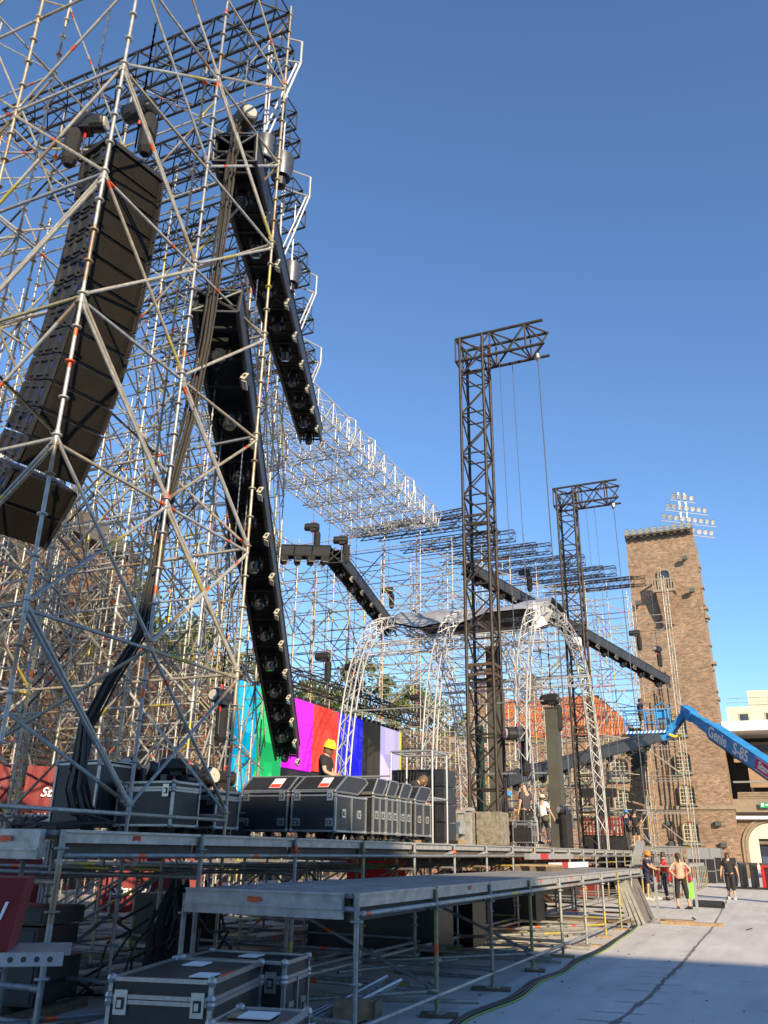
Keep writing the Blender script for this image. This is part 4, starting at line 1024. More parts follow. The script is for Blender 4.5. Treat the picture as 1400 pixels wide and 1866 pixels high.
# long bundle of grey cables hanging from the truss end to the deck
cb = thing('cable_bundle', 'thick bundle of dusty cables hanging from the truss end down to the stage', 'cables', (-7.6, 9.2, 0))
for k in range(14):
    a = k*.9; o = V((math.cos(a)*.012*(k+2)*.7, math.sin(a)*.012*(k+2)*.7, 0)); rk = random.Random(k)
    P_ = [V(q) for q in ((-7.31, 9.42, 14.0), (-7.27, 9.36, 13.0), (-7.2, 9.22, 11.0), (-7.12, 9.05, 9.0), (-7.12, 8.88, 7.5), (-7.2, 8.72, 6.25), (-7.22, 8.62, 5.1), (-7.3, 8.58, 4.26), (-7.55, 8.4, 3.6), (-7.75, 8.32, 3.05), (-7.7, 8.25, 2.5), (-7.5, 8.25, 2.1), (-7.4, 8.46, 1.84))]
    pts = []
    for i in range(len(P_)-1):
        for j in range(3):
            t_ = j/3; p = P_[i].lerp(P_[i+1], t_); sp_ = .8+.35*math.sin(i*.8+k)
            pts.append(p+o*sp_-V((7.6, 9.2, 0))*0-V((-7.6, 9.2, 0)))
    mb = MB(); mb.path(pts, .017, 5); mb.build('cable', M['cable_brown'] if k % 3 else M['cable'], cb)
cb2 = thing('cable_tail', 'heap of black cables hanging and coiling on the deck at left', 'cables', (-7.65, 8.15, DZ))
for k in range(16):
    rk = random.Random(50+k); x = rk.uniform(-.16, .16); y = rk.uniform(-.1, .1)
    pts = [V((x*.4, y*.4, 1.35)), V((x*.7+.02, y*.7, .9)), V((x, y, .5)), V((x+.1, y+.05, .22)), V((x+.35+.2*math.sin(k), y+.1, .08+.02*(k % 4))), V((x+.1-.3*(k % 3), y-.35, .05+.02*(k % 3))), V((x-.5, y-.3, .06)), V((x-.9, y-.15+.05*k, .2))]
    mb = MB(); mb.path(pts, .018, 5); mb.build('cable', M['cable'], cb2)

# ================================================================ FLIGHT CASES
def flight_case(label, w, d, h, loc, rz=0, lid='flat', wheels=True, latches=('y',), group=None, stick=None, split=.2, name='flight_case', nh=2):
    """w along x, d along y, h up; front faces -y"""
    t = thing(name, label, 'flight case', loc, rz, group); z0 = .13 if wheels else 0
    mb = MB(); e = .012
    zl = h-(split if lid == 'flat' else 0)
    mb.b2((e, e, z0+e), (w-e, d-e, z0+zl-.006)); mb.build('case_body', M['case'], t)
    if lid == 'flat':
        mb = MB(); mb.b2((e, e, z0+zl+.006), (w-e, d-e, z0+h-e)); mb.build('lid', M['case'], t)
    def edges(bx0, bx1):
        (x0, y0, z0_), (x1, y1, z1) = bx0, bx1; k = .028; mb = MB()
        for y in (y0, y1):
            for z in (z0_, z1): mb.box(((x0+x1)/2, y, z), (x1-x0, k, k))
        for x in (x0, x1):
            for z in (z0_, z1): mb.box((x, (y0+y1)/2, z), (k+.002, y1-y0, k+.002))
            for y in (y0, y1): mb.box((x, y, (z0_+z1)/2), (k+.004, k+.004, z1-z0_))
        mb.build('edge_trim', M['trim'], t)
        if 'ball' not in LAMP:
            mb = MB(); mb.lathe([(.005, -.036), (.028, -.026), (.037, 0), (.028, .026), (.005, .036)], 7); LAMP['ball'] = mb.mesh('corner_ball', M['trim'])
        for x in (x0, x1):
            for y in (y0, y1):
                for z in (z0_, z1): link('corner_ball', LAMP['ball'], t, (x, y, z))
    edges((.012, .012, z0+.012), (w-.012, d-.012, z0+zl-.018))
    if lid == 'flat': edges((.012, .012, z0+zl+.016), (w-.012, d-.012, z0+h-.012))
    def plate(c, ax, ww=.11, hh=.12, nm='latch'):
        mb = MB()
        if ax == 'y':
            mb.b2((c[0]-ww/2, -.012, c[2]-hh/2), (c[0]+ww/2, e, c[2]+hh/2)); o = mb.build(nm, M['latch'], t)
            mb = MB(); mb.b2((c[0]-ww*.3, -.018, c[2]-hh*.28), (c[0]+ww*.3, -.012, c[2]+hh*.2)); mb.build('recess', M['case'], o)
            mb = MB(); mb.b2((c[0]-ww*.16, -.03, c[2]-hh*.2), (c[0]+ww*.16, -.018, c[2]+hh*.1)); mb.build('knob', M['latch'], o)
        else:
            mb.b2((w-e, c[1]-ww/2, c[2]-hh/2), (w+.012, c[1]+ww/2, c[2]+hh/2)); o = mb.build(nm, M['latch'], t)
            mb = MB(); mb.b2((w+.012, c[1]-ww*.3, c[2]-hh*.28), (w+.018, c[1]+ww*.3, c[2]+hh*.2)); mb.build('recess', M['case'], o)
            mb = MB(); mb.b2((w+.018, c[1]-ww*.16, c[2]-hh*.2), (w+.03, c[1]+ww*.16, c[2]+hh*.1)); mb.build('knob', M['latch'], o)
    if 'y' in latches:
        for x in (w*.13, w*.87): plate((x, 0, z0+zl-.06+.04), 'y', .10, .16)
        for x in (w*.13, w*.87):
            if lid != 'flat' or nh == 4: plate((x, 0, z0+zl*.25), 'y', .13, .12, 'handle')
    if 'x' in latches:
        for y in (d*.25, d*.75): plate((w, y, z0+zl*.5), 'x', .12, .13, 'handle')
        mb = MB(); mb.b2((w-e, d*.5-.014, z0), (w+.012, d*.5+.014, z0+zl)); mb.build('centre_trim', M['trim'], t)
    if lid == 'wedge':
        z1 = z0+h; pr = [(.0, z1+.035), (.0, z1+.06), (d*.35, z1+.30), (d*.95, z1+.30), (d+.05, z1+.24), (d*.72, z1+.035)]
        mb = MB(); mb.prism([(a, b) for a, b in pr], .015, w-.015, 0); o = mb.build('open_lid', M['case'], t)
        mb = MB()
        for x in (.012, w-.012):
            for (a, b), (c_, f) in zip(pr, pr[1:]+pr[:1]): mb.tube((x, a, b), (x, c_, f), .017, 5)
        for a, b in pr: mb.tube((.012, a, b), (w-.012, a, b), .015, 5)
        mb.build('lid_trim', M['trim'], o)
    if wheels:
        for x in (.12, w-.12):
            for y in (.12, d-.12):
                mb = MB(); mb.tube((x-.018, y, .055), (x+.018, y, .055), .055, 10, caps=True); mb.b2((x-.04, y-.04, .09), (x+.04, y+.04, z0+.01)); mb.build('castor', M['rubber'], t)
    if stick:
        zt = z0+h
        for (a, b, c_, f, mm) in stick:
            mb = MB(); mb.b2((a, b, zt-.004), (c_, f, zt+.004)); mb.build('paper_label', M[mm], t)
    return t
G1 = 'black flight cases lined up on the stage edge'
c = flight_case('black flight case with tilted lid, leftmost of the row on the stage edge', .92, .9, .56, (-8.06, 12.42, DZ), 0, 'wedge', True, ('y',), G1)
c2 = flight_case('black flight case with tilted lid, second from left at the row corner', .80, 1.15, .56, (-7.08, 12.42, DZ), 0, 'wedge', True, ('y', 'x'), G1)
for o, w in ((c, .92), (c2, .8)):
    mb = MB(); a = V((w*.55, .035, .13+.56+.10)); b = V((w*.8, .035, .79))
    zz0, sl = .13+.56+.063, .24/(.315)
    mb.add([(w*.55, .05, zz0+.045), (w*.78, .05, zz0+.045), (w*.78, .26, zz0+.205), (w*.55, .26, zz0+.205)], [(0, 1, 2, 3)]); mb.build('paper_label', M['sticker'], o)
    mb = MB(); mb.add([(w*.56, .055, zz0+.053), (w*.77, .055, zz0+.053), (w*.77, .13, zz0+.11), (w*.56, .13, zz0+.11)], [(0, 1, 2, 3)]); mb.build('red_print', M['red_ink'], o)
for i, (ya, yb, lb) in enumerate(((13.72, 14.27, 'third black flight case of the row, directly behind the corner case'), (14.29, 14.80, 'fourth black flight case of the row, narrow'), (14.89, 15.46, 'fifth black flight case of the row with upright lid'), (15.66, 16.50, 'last black flight case of the row, beside the steel frame stand'))):
    flight_case(lb, 1.2, yb-ya, .60, (-7.42, ya, DZ), 0, 'wedge', True, ('x',), G1)
G2 = 'dark flight cases on the floor before the lower deck'
flight_case('large flat lidded flight case at the bottom of the picture with white papers', .80, 1.2, .62, (-4.66, 5.62, 0), 14, 'flat', True, ('y',), G2, [(.25, .75, .42, 1.0, 'sticker'), (.55, .15, .72, .38, 'sticker'), (.76, .2, .80, .5, 'orange')], split=.14, nh=2)
flight_case('flight case standing behind the large one, under the lower deck corner', .98, .62, .62, (-4.95, 6.88, 0), 9, 'flat', True, ('x', 'y'), G2, [(.45, .2, .62, .42, 'sticker')], split=.14)
flight_case('small low flight case at the bottom centre with worn paper label', .50, .60, .50, (-3.42, 5.1, 0), 14, 'flat', True, ('x', 'y'), G2, [(.12, .2, .34, .44, 'sticker'), (.05, .2, .12, .4, 'wood')], split=.12)
# flight cases / racks left of the row
flight_case('tall black cabinet behind the hanging cable bundle at left', .78, .7, .84, (-9.2, 9.4, DZ), 0, 'flat', True, (), None, split=.02)
flight_case('low black trunk beside the cabinet under the moving lights', .95, .62, .58, (-8.35, 9.75, DZ), 0, 'flat', True, ('y',), None, split=.10)
flight_case('second low black trunk further right with steel latches', .8, .62, .52, (-8.15, 10.7, DZ), 0, 'flat', True, ('y',), None, split=.10)
flight_case('small black flight case with silver trim left of the long row', .42, .5, .42, (-8.35, 12.0, DZ), 0, 'flat', False, ('y',), None, split=.12, nh=4)
flight_case('trio of narrow flight cases beside the bald worker, left one', .55, .6, .62, (-7.85, 25.9, DZ), 0, 'flat', True, ('y', 'x'), None, split=.1)
flight_case('silver trimmed flight case at the knees of the bald worker', .6, .6, .62, (-7.2, 26.0, DZ), 0, 'flat', True, ('y', 'x'), None, split=.1)
b_ = thing('concrete_block', 'mottled grey ballast block beside the foot of the near mast', 'ballast block', (-8.35, 22.6, DZ))
mb = MB(); mb.b2((0, 0, .04), (1.05, .9, .86)); mb.build('block', M['lid_grey'], b_); mb = MB(); mb.b2((1.1, .05, .04), (1.75, .9, .86)); mb.build('dark_box', M['lid_grey'], b_)
mb = MB(); mb.b2((-.4, -.35, -.0), (2.1, -.05, .12)); o = mb.build('timber_beam', M['wood'], None, (-9.2, 21.5, DZ)); tag(o, 'long timber beam lying on the deck edge before the ballast block', 'timber beam')

# steel frame stand, rack and white hydraulic frame right of the cases
fs_ = thing('steel_frame_stand', 'open steel frame stand with cables on stage right of the flight cases', 'frame', (-7.4, 17.2, DZ))
sg_ = []
W_, D_, H_ = .95, .9, 1.85
for x in (0, W_):
    for y in (0, D_): sg_.append(((x, y, 0), (x, y, H_)))
for z in (H_, .9): sg_ += [((0, 0, z), (W_, 0, z)), ((0, D_, z), (W_, D_, z)), ((0, 0, z), (0, D_, z)), ((W_, 0, z), (W_, D_, z))]
for p, q in sg_: link('tube', tube_mesh('plain', (V(q)-V(p)).length, .024, M['alu']), fs_, mat=frame_mat(p, q))
rk_ = thing('amplifier_rack', 'tall black amplifier rack with hanging cables behind the steel frame', 'rack', (-8.0, 18.6, DZ))
for k in range(4): mb = MB(); mb.b2((0, 0, .1+k*.38), (1.3, .8, .1+k*.38+.36)); mb.b2((.06, -.012, .14+k*.38), (1.24, .0, .1+k*.38+.32)); mb.build('amplifier', M['case'], rk_)
for k in range(7):
    mb = MB(); mb.path([(.2+.08*k, -.03, 1.6), (.22+.07*k, -.1, 1.2), (.3+.05*k, -.14, .6), (.25+.11*k, -.06, .15)], .02, 5); mb.build('cable', M['cable'], rk_)
wf = thing('white_steel_bracket', 'white steel ballast frame with row of ribs at the stage edge', 'steel frame', (-7.35, 19.3, DZ))
for x, y in ((0, 0), (0, 2.4), (.6, 1.2)): mb = MB(); mb.b2((x-.05, y-.09, 0), (x+.05, y+.09, .82)); mb.b2((x-.1, y-.14, .78), (x+.1, y+.14, .86)); mb.build('leg', M['deck_edge'], wf)
mb = MB(); mb.b2((.02, -.3, .28), (.14, 2.5, .55)); mb.build('beam', M['deck_edge'], wf)
for k in range(9): mb = MB(); mb.b2((.15, -.25+k*.13, .25), (.22, -.19+k*.13, .58)); mb.build('rib', M['boom_dark'], wf)

# moving lights and hoists parked on the deck left of the flight cases
def floor_light(x, y, z, rz, label, pale=True):
    t = thing('moving_head_light', label, 'stage light', (x, y, z), rz, 'moving head lights parked on the deck')
    mb = MB(); mb.b2((-.2, -.2, 0), (.2, .2, .16)); mb.build('base', M['black_plastic'], t)
    mb = MB(); mb.b2((-.24, -.05, .14), (-.19, .05, .46)); mb.b2((.19, -.05, .14), (.24, .05, .46)); mb.b2((-.24, -.05, .14), (.24, .05, .18)); mb.build('yoke', M['black_plastic'], t)
    mb = MB(); r3 = Matrix.Rotation(R(75), 3, 'X'); mb.lathe([(.02, -.26), (.13, -.24), (.17, -.05), (.165, .18), (.14, .22)], 12, (0, 0, .42), r3); mb.build('head', M['black_plastic'], t)
    mb = MB(); mb.lathe([(.135, .215), (.01, .225)], 12, (0, 0, .42), r3); mb.build('lens', M['lens' if pale else 'glass'], t)
DP = 'standing on the deck left of the case row'
for i, (x, y, z, rz, lb) in enumerate(((-9.0, 10.75, 2.3, 10, 'moving head light on the low trunk, left'), (-8.95, 11.35, 2.3, -30, 'moving head light beside the first, pale lens up'), (-9.55, 12.1, 2.35, 40, 'moving head light behind the small trimmed case'), (-9.1, 12.9, 2.35, 70, 'moving head light just left of the long case row'))): floor_light(x, y, z, rz, lb)
tb = thing('equipment_shelf', 'low black shelf of cases under the parked stage lights', 'shelf', (-10.0, 11.0, DZ))
mb = MB(); mb.b2((.75, -.35, 0), (1.35, .55, .52)); mb.b2((.2, .8, 0), (1.25, 2.4, .56)); mb.build('box', M['case'], tb)
hoist(-8.05, 10.6, 2.75, 9.5, 'parked chain hoist hanging low over the trunks with red hook', 30, None, .65)
hoist(-8.55, 11.6, 2.75, 9.5, 'parked chain hoist with pale badge left of the case row', 60, None, .65)
hoist(-8.25, 11.9, 4.0, 12.5, 'chain hoist hanging higher between scaffold tubes', 90, None, .7)
hoist(-9.0, 13.3, 2.8, 9.5, 'parked chain hoist nearest to the first flight case', 20, None, .75)
# stage spot and stands farther right
floor_light(-6.85, 31.5, 2.6, -40, 'big round stage light on a stand right of the white shirted worker', True)
mb = MB(); mb.lathe([(.02, 0), (.22, .02), (.22, 1.2), (.16, 1.28), (.02, 1.3)], 10); o = mb.build('rolled_carpet', M['black_cloth'], None, (-6.2, 28.8, 1.5)); tag(o, 'upright black roll leaning at the stage edge before the lattice', 'roll')
cs_ = thing('control_screen', 'black monitor on a stand at the far stage edge left of the black clad worker', 'monitor', (-7.6, 42.5, DZ))
mb = MB(); mb.b2((-.75, -.12, 2.35), (.95, .3, 2.75)); mb.build('light_bar', M['black_plastic'], cs_); mb = MB(); mb.b2((-.1, -.05, .9), (.55, .3, 2.3)); mb.build('post', M['black_cloth'], cs_)
for i, (x, y, lb) in enumerate(((-7.6, 38.5, 'red crowd barrier stack on stage, left of two'), (-6.9, 39.5, 'red crowd barrier stack on stage, right of two'))):
    t = thing('barrier_stack', lb, 'barrier', (x, y, DZ), 0, 'red barrier stacks')
    mb = MB()
    for z in (.2, .55, .8): mb.b2((0, 0, z+.45), (.9, .06, z+.50))
    for k in range(7): mb.b2((k*.14, -.02, .6), (k*.14+.04, .1, 1.35))
    mb.build('bars', M['red_banner'], t); mb = MB(); mb.b2((0, .1, 0), (1, .7, .6)); mb.build('base_case', M['case'], t)

# tall grey wrapped pillars behind the masts
for x, y, w, z1, lb in ((-9.2, 31.5, .48, 9.0, 'tall grey wrapped pillar behind the near mast'), (-7.45, 33.4, .46, 6.9, 'shorter grey wrapped pillar topped by a hoist, between the masts')):
    t = thing('wrapped_pillar', lb, 'pillar', (x, y, DZ)); mb = MB(); mb.b2((-w/2, -.3, 0), (w/2, .3, z1-DZ)); mb.build('wrap', M['grey_pillar'], t)
    mb = MB(); mb.b2((-w/2-.04, -.33, z1-DZ), (w/2+.04, .33, z1-DZ+.06)); mb.build('cap', M['boom_dark'], t)
hoist(-7.45, 33.4, 7.3, 9.5, 'chain hoist resting on the shorter grey pillar', 0, None, 1.2)
for x, lb in ((-8.6, 'dark green painted column behind the near mast'),):
    mb = MB(); mb.b2((-.10, -.12, 0), (.10, .12, 3.6)); o = mb.build('green_column', M['green_paint'], None, (-8.2, 26.2, DZ)); tag(o, lb, 'column')

# ================================================================ TEXT
def text(s, size, m, parent, mat4, name='lettering', shear=0, depth=.004, bold=0.0):
    cu = bpy.data.curves.new('t', 'FONT'); cu.body = s; cu.size = size; cu.extrude = depth; cu.shear = shear; cu.offset = bold; cu.resolution_u = 3
    o = bpy.data.objects.new('t', cu); COL.objects.link(o); dg = bpy.context.evaluated_depsgraph_get()
    me = bpy.data.meshes.new_from_object(o.evaluated_get(dg)); bpy.data.objects.remove(o)
    me.materials.clear(); me.materials.append(M[m])
    return link(name, me, parent, mat=mat4)
def axes(o, x, y):
    x = V(x).normalized(); y = V(y); y = (y-x*x.dot(y)).normalized(); z = x.cross(y)
    return Matrix(((x.x, y.x, z.x, o[0]), (x.y, y.y, z.y, o[1]), (x.z, y.z, z.z, o[2]), (0, 0, 0, 1)))
# red hire company sheets on the fence at left
def banner(x0, y0, z0, L, h, dirv, label, words, tx, ts, m='red_banner'):
    t = thing('red_banner', label, 'banner', (x0, y0, z0)); d = V(dirv).normalized(); n = d.cross(V((0, 0, 1)))
    mb = MB(); N_ = 10; g_ = []
    for i in range(N_+1):
        for z in (0, h): g_.append(d*(L*i/N_)+n*(.02*math.sin(i*1.7+z))+V((0, 0, z)))
    mb.add(g_+[p-n*.015 for p in g_], [(2*i, 2*i+2, 2*i+3, 2*i+1) for i in range(N_)]+[tuple(k+2*N_+2 for k in (2*i, 2*i+1, 2*i+3, 2*i+2)) for i in range(N_)]+[(2*i+1, 2*i+3, 2*N_+2+2*i+3, 2*N_+2+2*i+1) for i in range(N_)])
    mb.build('sheet', M[m], t, smooth=False)
    text(words, ts, 'white_ink', t, axes(d*tx+n*.05+V((0, 0, h*.35)), d, (0, 0, 1)), shear=.3, bold=.004)
    return t
banner(-13.9, 11.7, 2.2, .95, .85, (.72, .66, 0), 'red banner at the far left edge behind the scaffold, partly hidden lettering', 'Stavdal', .05, .26)
banner(-13.0, 12.55, 2.2, .95, .85, (.72, .66, 0), 'red banner with white lettering between the scaffold braces at left', 'Stavdal', .3, .24)
banner(-12.5, 13.4, 2.0, 1.0, .75, (.72, .66, 0), 'third red banner half hidden behind the black cabinet', 'Stavdal', .2, .24)
banner(-11.6, 9.6, .25, 1.6, 1.2, (.8, .6, 0), 'sunlit red sheet under the main deck at left', 'Stavdal', .3, .28)
banner(-13.5, 15.5, .25, 2.2, 1.2, (.8, .6, 0), 'second sunlit red sheet farther under the main deck', 'Stavdal', .3, .28)
banner(-9.5, 19.5, .3, 1.4, 1.1, (.9, .4, 0), 'red sheet glimpsed under the deck below the flight cases', 'Stavdal', .2, .25, 'red_plastic')
banner(-9.0, 32.0, .3, 2.2, 1.2, (.9, .4, 0), 'red sheet glimpsed under the far main deck', 'Stavdal', .2, .25, 'red_plastic')
# near red container side and the aluminium plank it stands on
rc = thing('red_bin', 'dark red bin with white lettering standing on a plank at the left edge', 'bin', (-5.43, 4.39, 1.0), 38)
mb = MB(); mb.prism([(-.5, 0), (.72, 0), (.77, .44), (-.52, .44)], -.3, .18, 1); mb.build('body', M['red_banner'], rc)
text('Stavdal', .15, 'white_ink', rc, axes((.24, -.315, .19), (1, 0, 0), (0, 0, 1)), shear=.3, bold=.003)
pk = thing('aluminium_plank', 'perforated aluminium scaffold plank under the red bin', 'scaffold plank', (-5.62, 4.2, .985), 38)
mb = MB(); mb.b2((-.6, -.36, 0), (1.35, .22, .012)); mb.b2((-.6, -.375, -.06), (1.35, -.36, .02)); mb.b2((-.6, .22, -.06), (1.35, .235, .02)); mb.build('plank', M['alu'], pk)
for k in range(5): mb = MB(); mb.lathe([(.001, 0), (.018, 0)], 8, (.95+k*.08, -.377, -.02), Matrix.Rotation(R(90), 3, 'X')); mb.build('hole', M['boom_dark'], pk)
mb = MB(); mb.b2((.45, -.379, -.045), (.62, -.376, -.0)); mb.build('paint_mark', M['orange'], pk)
ns = thing('near_ledgers', 'loose scaffold tubes crossing at the lower left foreground', 'scaffold tubes', (-5.5, 5, 0))
members(ns, 'ledger', [((-7.5, 4.6, .32), (-5.75, 6.0, .30)), ((-7.2, 4.2, .22), (-4.9, 6.6, .12)), ((-5.7, 5.9, .28), (-5.7, 3.4, .3)), ((-7.77, 6.03, .55), (-5.7, 6.03, .55)), ((-7.0, 4.6, .6), (-5.8, 4.9, .62)), ((-5.75, 6.03, .32), (-4.9, 7.6, .3))], M['pipe_dull'], .024, cull=False)
members(ns, 'standard', [((-7.1, 7.0, 0), (-7.1, 7.0, 1.7)), ((-7.9, 5.9, 0), (-7.9, 5.9, 1.0))], M['pipe_dull'], .026, cull=False)

# dark stacks under the deck at left
sk = thing('amplifier_case_stack', 'dark stack of amplifier cases under the deck at lower left', 'equipment stack', (-7.75, 7.7, 0), 10)
for k, (a, b, c_, d_, z, h) in enumerate(((-.55, -.25, .5, .55, .1, .42), (-.6, -.3, .4, .5, .56, .05), (-.5, -.25, .45, .5, .63, .20), (-.45, -.25, .50, .5, .85, .17))):
    mb = MB(); mb.b2((a, b, z), (c_, d_, z+h)); o = mb.build('amplifier_case', M['case' if k != 1 else 'ply'], sk)
    if h > .1: mb = MB(); mb.b2((a+.04, b-.01, z+.03), (c_-.04, b, z+h-.03)); mb.build('front', M['boom_dark'], o)
pl = thing('timber_pallet', 'timber pallet below the dark amplifier stack', 'pallet', (-7.75, 7.6, 0), 10)
for k in range(4): mb = MB(); mb.b2((-.7+k*.4, -.6, .0), (-.55+k*.4, .7, .09)); mb.build('plank', M['wood_dark'], pl)
cx_ = thing('cable_heap', 'heap of black cables and cloth on the floor under the deck', 'cables', (-6.9, 9.3, 0))
rk = random.Random(4)
for k in range(26):
    pts = []
    x, y = rk.uniform(-.3, .5), rk.uniform(-.3, .3)
    for i in range(8): pts.append((x, y, .03+max(0, 1.3-i*.28)*(.6+.4*rk.random()) if k < 14 else .04+.03*(k % 4))); x += rk.uniform(-.28, .22)-(.1 if k < 14 else 0); y += rk.uniform(-.28, .3)
    mb = MB(); mb.path(pts, .016, 5); mb.build('cable', M['cable'], cx_)
mb = MB(); rk = random.Random(3); vs = []; n1, n2 = 12, 10
for i in range(n1+1):
    for j in range(n2+1):
        u, v = i/n1, j/n2; a = u*6.283; r = (.42-.3*v)*(1+.18*math.sin(a*5+v*4)); vs.append((r*math.cos(a), r*math.sin(a)*.8, 1.25*v*(1+.05*math.sin(a*3))))
mb.add(vs, [(i*(n2+1)+j, (i+1)*(n2+1)+j, (i+1)*(n2+1)+j+1, i*(n2+1)+j+1) for i in range(n1) for j in range(n2)])
o = mb.build('dark_tarpaulin', M['black_cloth'], None, (-7.05, 9.6, .0), smooth=True); tag(o, 'black tarpaulin bunched up under the deck behind the post', 'tarpaulin')
# dark storage under lower deck middle
for x, y, w, d, h, lb in ((-6.6, 14.5, 2.4, .9, 1.05, 'long black box under the stage behind the lower deck'), (-6.4, 16.2, 2.2, .8, 1.0, 'black covered rack under the stage, middle one'), (-5.9, 20.5, 1.4, .8, .9, 'black crate under the deck near the leaning boards'), (-9.5, 12.6, 1.2, .8, .9, 'black box deep under the main deck')):
    t = thing('storage_box', lb, 'box', (x, y, 0)); mb = MB(); mb.b2((-w/2, 0, .05), (w/2, d, h)); mb.build('body', M['case'], t); mb = MB(); mb.b2((-w/2-.01, -.01, h-.05), (w/2+.01, d+.01, h+.01)); mb.build('lid', M['boom_dark'], t)
# loose planks, tubes and timber on the floor under the decks
lp = thing('loose_tube_pile', 'scaffold tubes and planks lying about on the floor under the decks', 'scaffold tubes', (-6, 14, 0))
rk = random.Random(21); sg2 = []
for k in range(70):
    x, y = rk.uniform(-10.5, -4.2), rk.uniform(8.8, 24); a = rk.choice((0, 0, 90, 90, 20, 65)); L_ = rk.uniform(1.2, 3); dx, dy = math.cos(R(a))*L_/2, math.sin(R(a))*L_/2; z = rk.choice((.03, .08, .13))
    sg2.append(((x-dx, y-dy, z), (x+dx, y+dy, z+.01)))
members(lp, 'tube', sg2, M['pipe'], .024, kind='plain', cull=False)
for k in range(26):
    x, y = rk.uniform(-14, -4.6), rk.uniform(9, 24); mb = MB(); w_ = rk.uniform(1.5, 2.6); mb.box((0, 0, 0), (w_, .3, .045), Matrix.Rotation(R(rk.choice((0, 90, 8, 80))), 3, 'Z')); mb.build('plank', M[rk.choice(('ply', 'deck_edge', 'wood_dark'))], lp, (x+6, y-14, rk.choice((.03, .08, .14))))
# stacks of pale ledgers and planks in the sun behind the near tower
ls_ = thing('plank_stacks', 'sunlit stacks of pale scaffold planks on the floor behind the near posts', 'scaffold planks', (-12, 15, 0))
for k in range(60):
    x, y = rk.uniform(-5, 2.6), rk.uniform(-4, 6); mb = MB(); mb.b2((-1.2, -.16, 0), (1.2, .16, .05)); mb.build('plank', M['deck_edge'], ls_, (x, y, .02+.055*(k % 6)))
# pallet on the deck strip and white-red batten
pt = thing('euro_pallet', 'timber pallet on the lower deck in front of the post row', 'pallet', (-5.3, 19.2, LZ))
for k in range(5): mb = MB(); mb.b2((0, k*.24, .10), (.8, k*.24+.15, .13)); mb.build('plank', M['wood'], pt)
for x in (0, .33, .68): mb = MB(); mb.b2((x, 0, 0), (x+.12, 1.1, .10)); mb.build('skid', M['wood_dark'], pt)
for x, y, z, L_, lb in ((-5.1, 21.5, LZ+.02, 4.3, 'long white and red striped beam lying on the lower deck'), (-5.5, 20.8, LZ+.22, 5.0, 'grey beam with red patch behind the striped one')):
    t = thing('steel_beam', lb, 'beam', (x, y, z)); mb = MB(); mb.b2((0, 0, 0), (.12, L_, .13)); mb.build('web', M['white_wall'] if z < LZ+.1 else M['alu'], t); mb = MB(); mb.b2((-.004, L_*.22, .004), (.124, L_*.38, .134)); mb.build('red_band', M['red_plastic'], t)

# leaning stack of deck boards, wooden frame on the floor
lb_ = thing('leaning_deck_boards', 'stack of worn deck panels leaning on the end of the lower deck', 'deck boards', (-3.45, 23.9, 0))
for k in range(4):
    rot = Matrix.Rotation(R(-15-2*k), 3, 'Y'); mb = MB(); mb.box((-.05-.085*(3-k)*1.0, .1*k+.45, .55), (.06, 1.9, 1.08), rot); o = mb.build('deck_board', M['worn_board'], lb_)
    for yy_ in (-.49, 1.40): mb = MB(); mb.box((-.05-.085*(3-k), .1*k+yy_, .55), (.075, .03, 1.12), rot); mb.build('edge_rail', M['deck_edge'], o)
wf2 = thing('trestle_frame', 'pale timber trestle frame standing on a beam beside the shirtless worker', 'trestle', (-2.5, 24.6, 0))
for x in (-.55, .42): mb = MB(); mb.b2((x-.03, -.04, .05), (x+.03, .04, 1.1)); mb.build('upright', M['alu'], wf2)
mb = MB(); mb.b2((-.55, -.03, .3), (.42, .03, .36)); mb.build('crossbar', M['alu'], wf2); mb = MB(); mb.b2((-.5, -.1, 0), (1.0, .1, .07)); mb.build('foot_beam', M['wood'], wf2)
t = thing('ply_offcut', 'plywood offcut with triangular hole beneath the trestle', 'board', (-2.8, 25.6, 0)); mb = MB(); mb.b2((-.5, 0, 0), (.5, .5, .03)); mb.build('board', M['wood'], t)
t = thing('mesh_roll', 'rolled grey wire mesh lying on the floor behind the shirtless worker', 'roll', (-2.4, 33.0, .1), 70)
for k in range(8):
    mb = MB(); mb.lathe([(.12, 0), (.13, .12)], 8, (0, k*.13-.5, 0), Matrix.Rotation(R(-90), 3, 'X')); mb.build('coil', M['boom_dark'], t)
t = thing('aluminium_step', 'leaning aluminium plank between the deck and the black clad worker', 'plank', (-5.5, 39.2, 1.2)); mb = MB(); mb.box((0, 0, .35), (.35, .12, 1.3), Matrix.Rotation(R(20), 3, 'Y')); mb.build('plank', M['alu'], t)

# wooden box and tube bundle in the right foreground shade
wb = thing('plywood_box', 'plywood box with black cable loop by the corner post', 'box', (-3.92, 8.35, 0), 12)
mb = MB(); mb.b2((-.20, -.14, 0), (.20, .14, .30)); mb.build('body', M['wood'], wb); mb = MB(); mb.b2((.185, -.155, -.0), (.215, .155, .31)); mb.build('side', M['wood_dark'], wb)
mb = MB(); mb.path([(.0, -.17, .05), (.05, -.2, .14), (.14, -.2, .17), (.2, -.19, .1), (.22, -.2, .0)], .008, 5); mb.build('cable', M['cable'], wb)
tbd = thing('tube_bundle', 'bundle of short galvanised tubes leaning behind the plywood box', 'scaffold tubes', (-4.3, 8.7, 0))
for k in range(6): link('tube', tube_mesh('plain', 1.1, .024, M['alu']), tbd, mat=frame_mat((-.35+.06*k, -.5-.02*k, .05+.02*(k % 2)), (.35+.07*k, .3, .38+.05*(k % 3))))
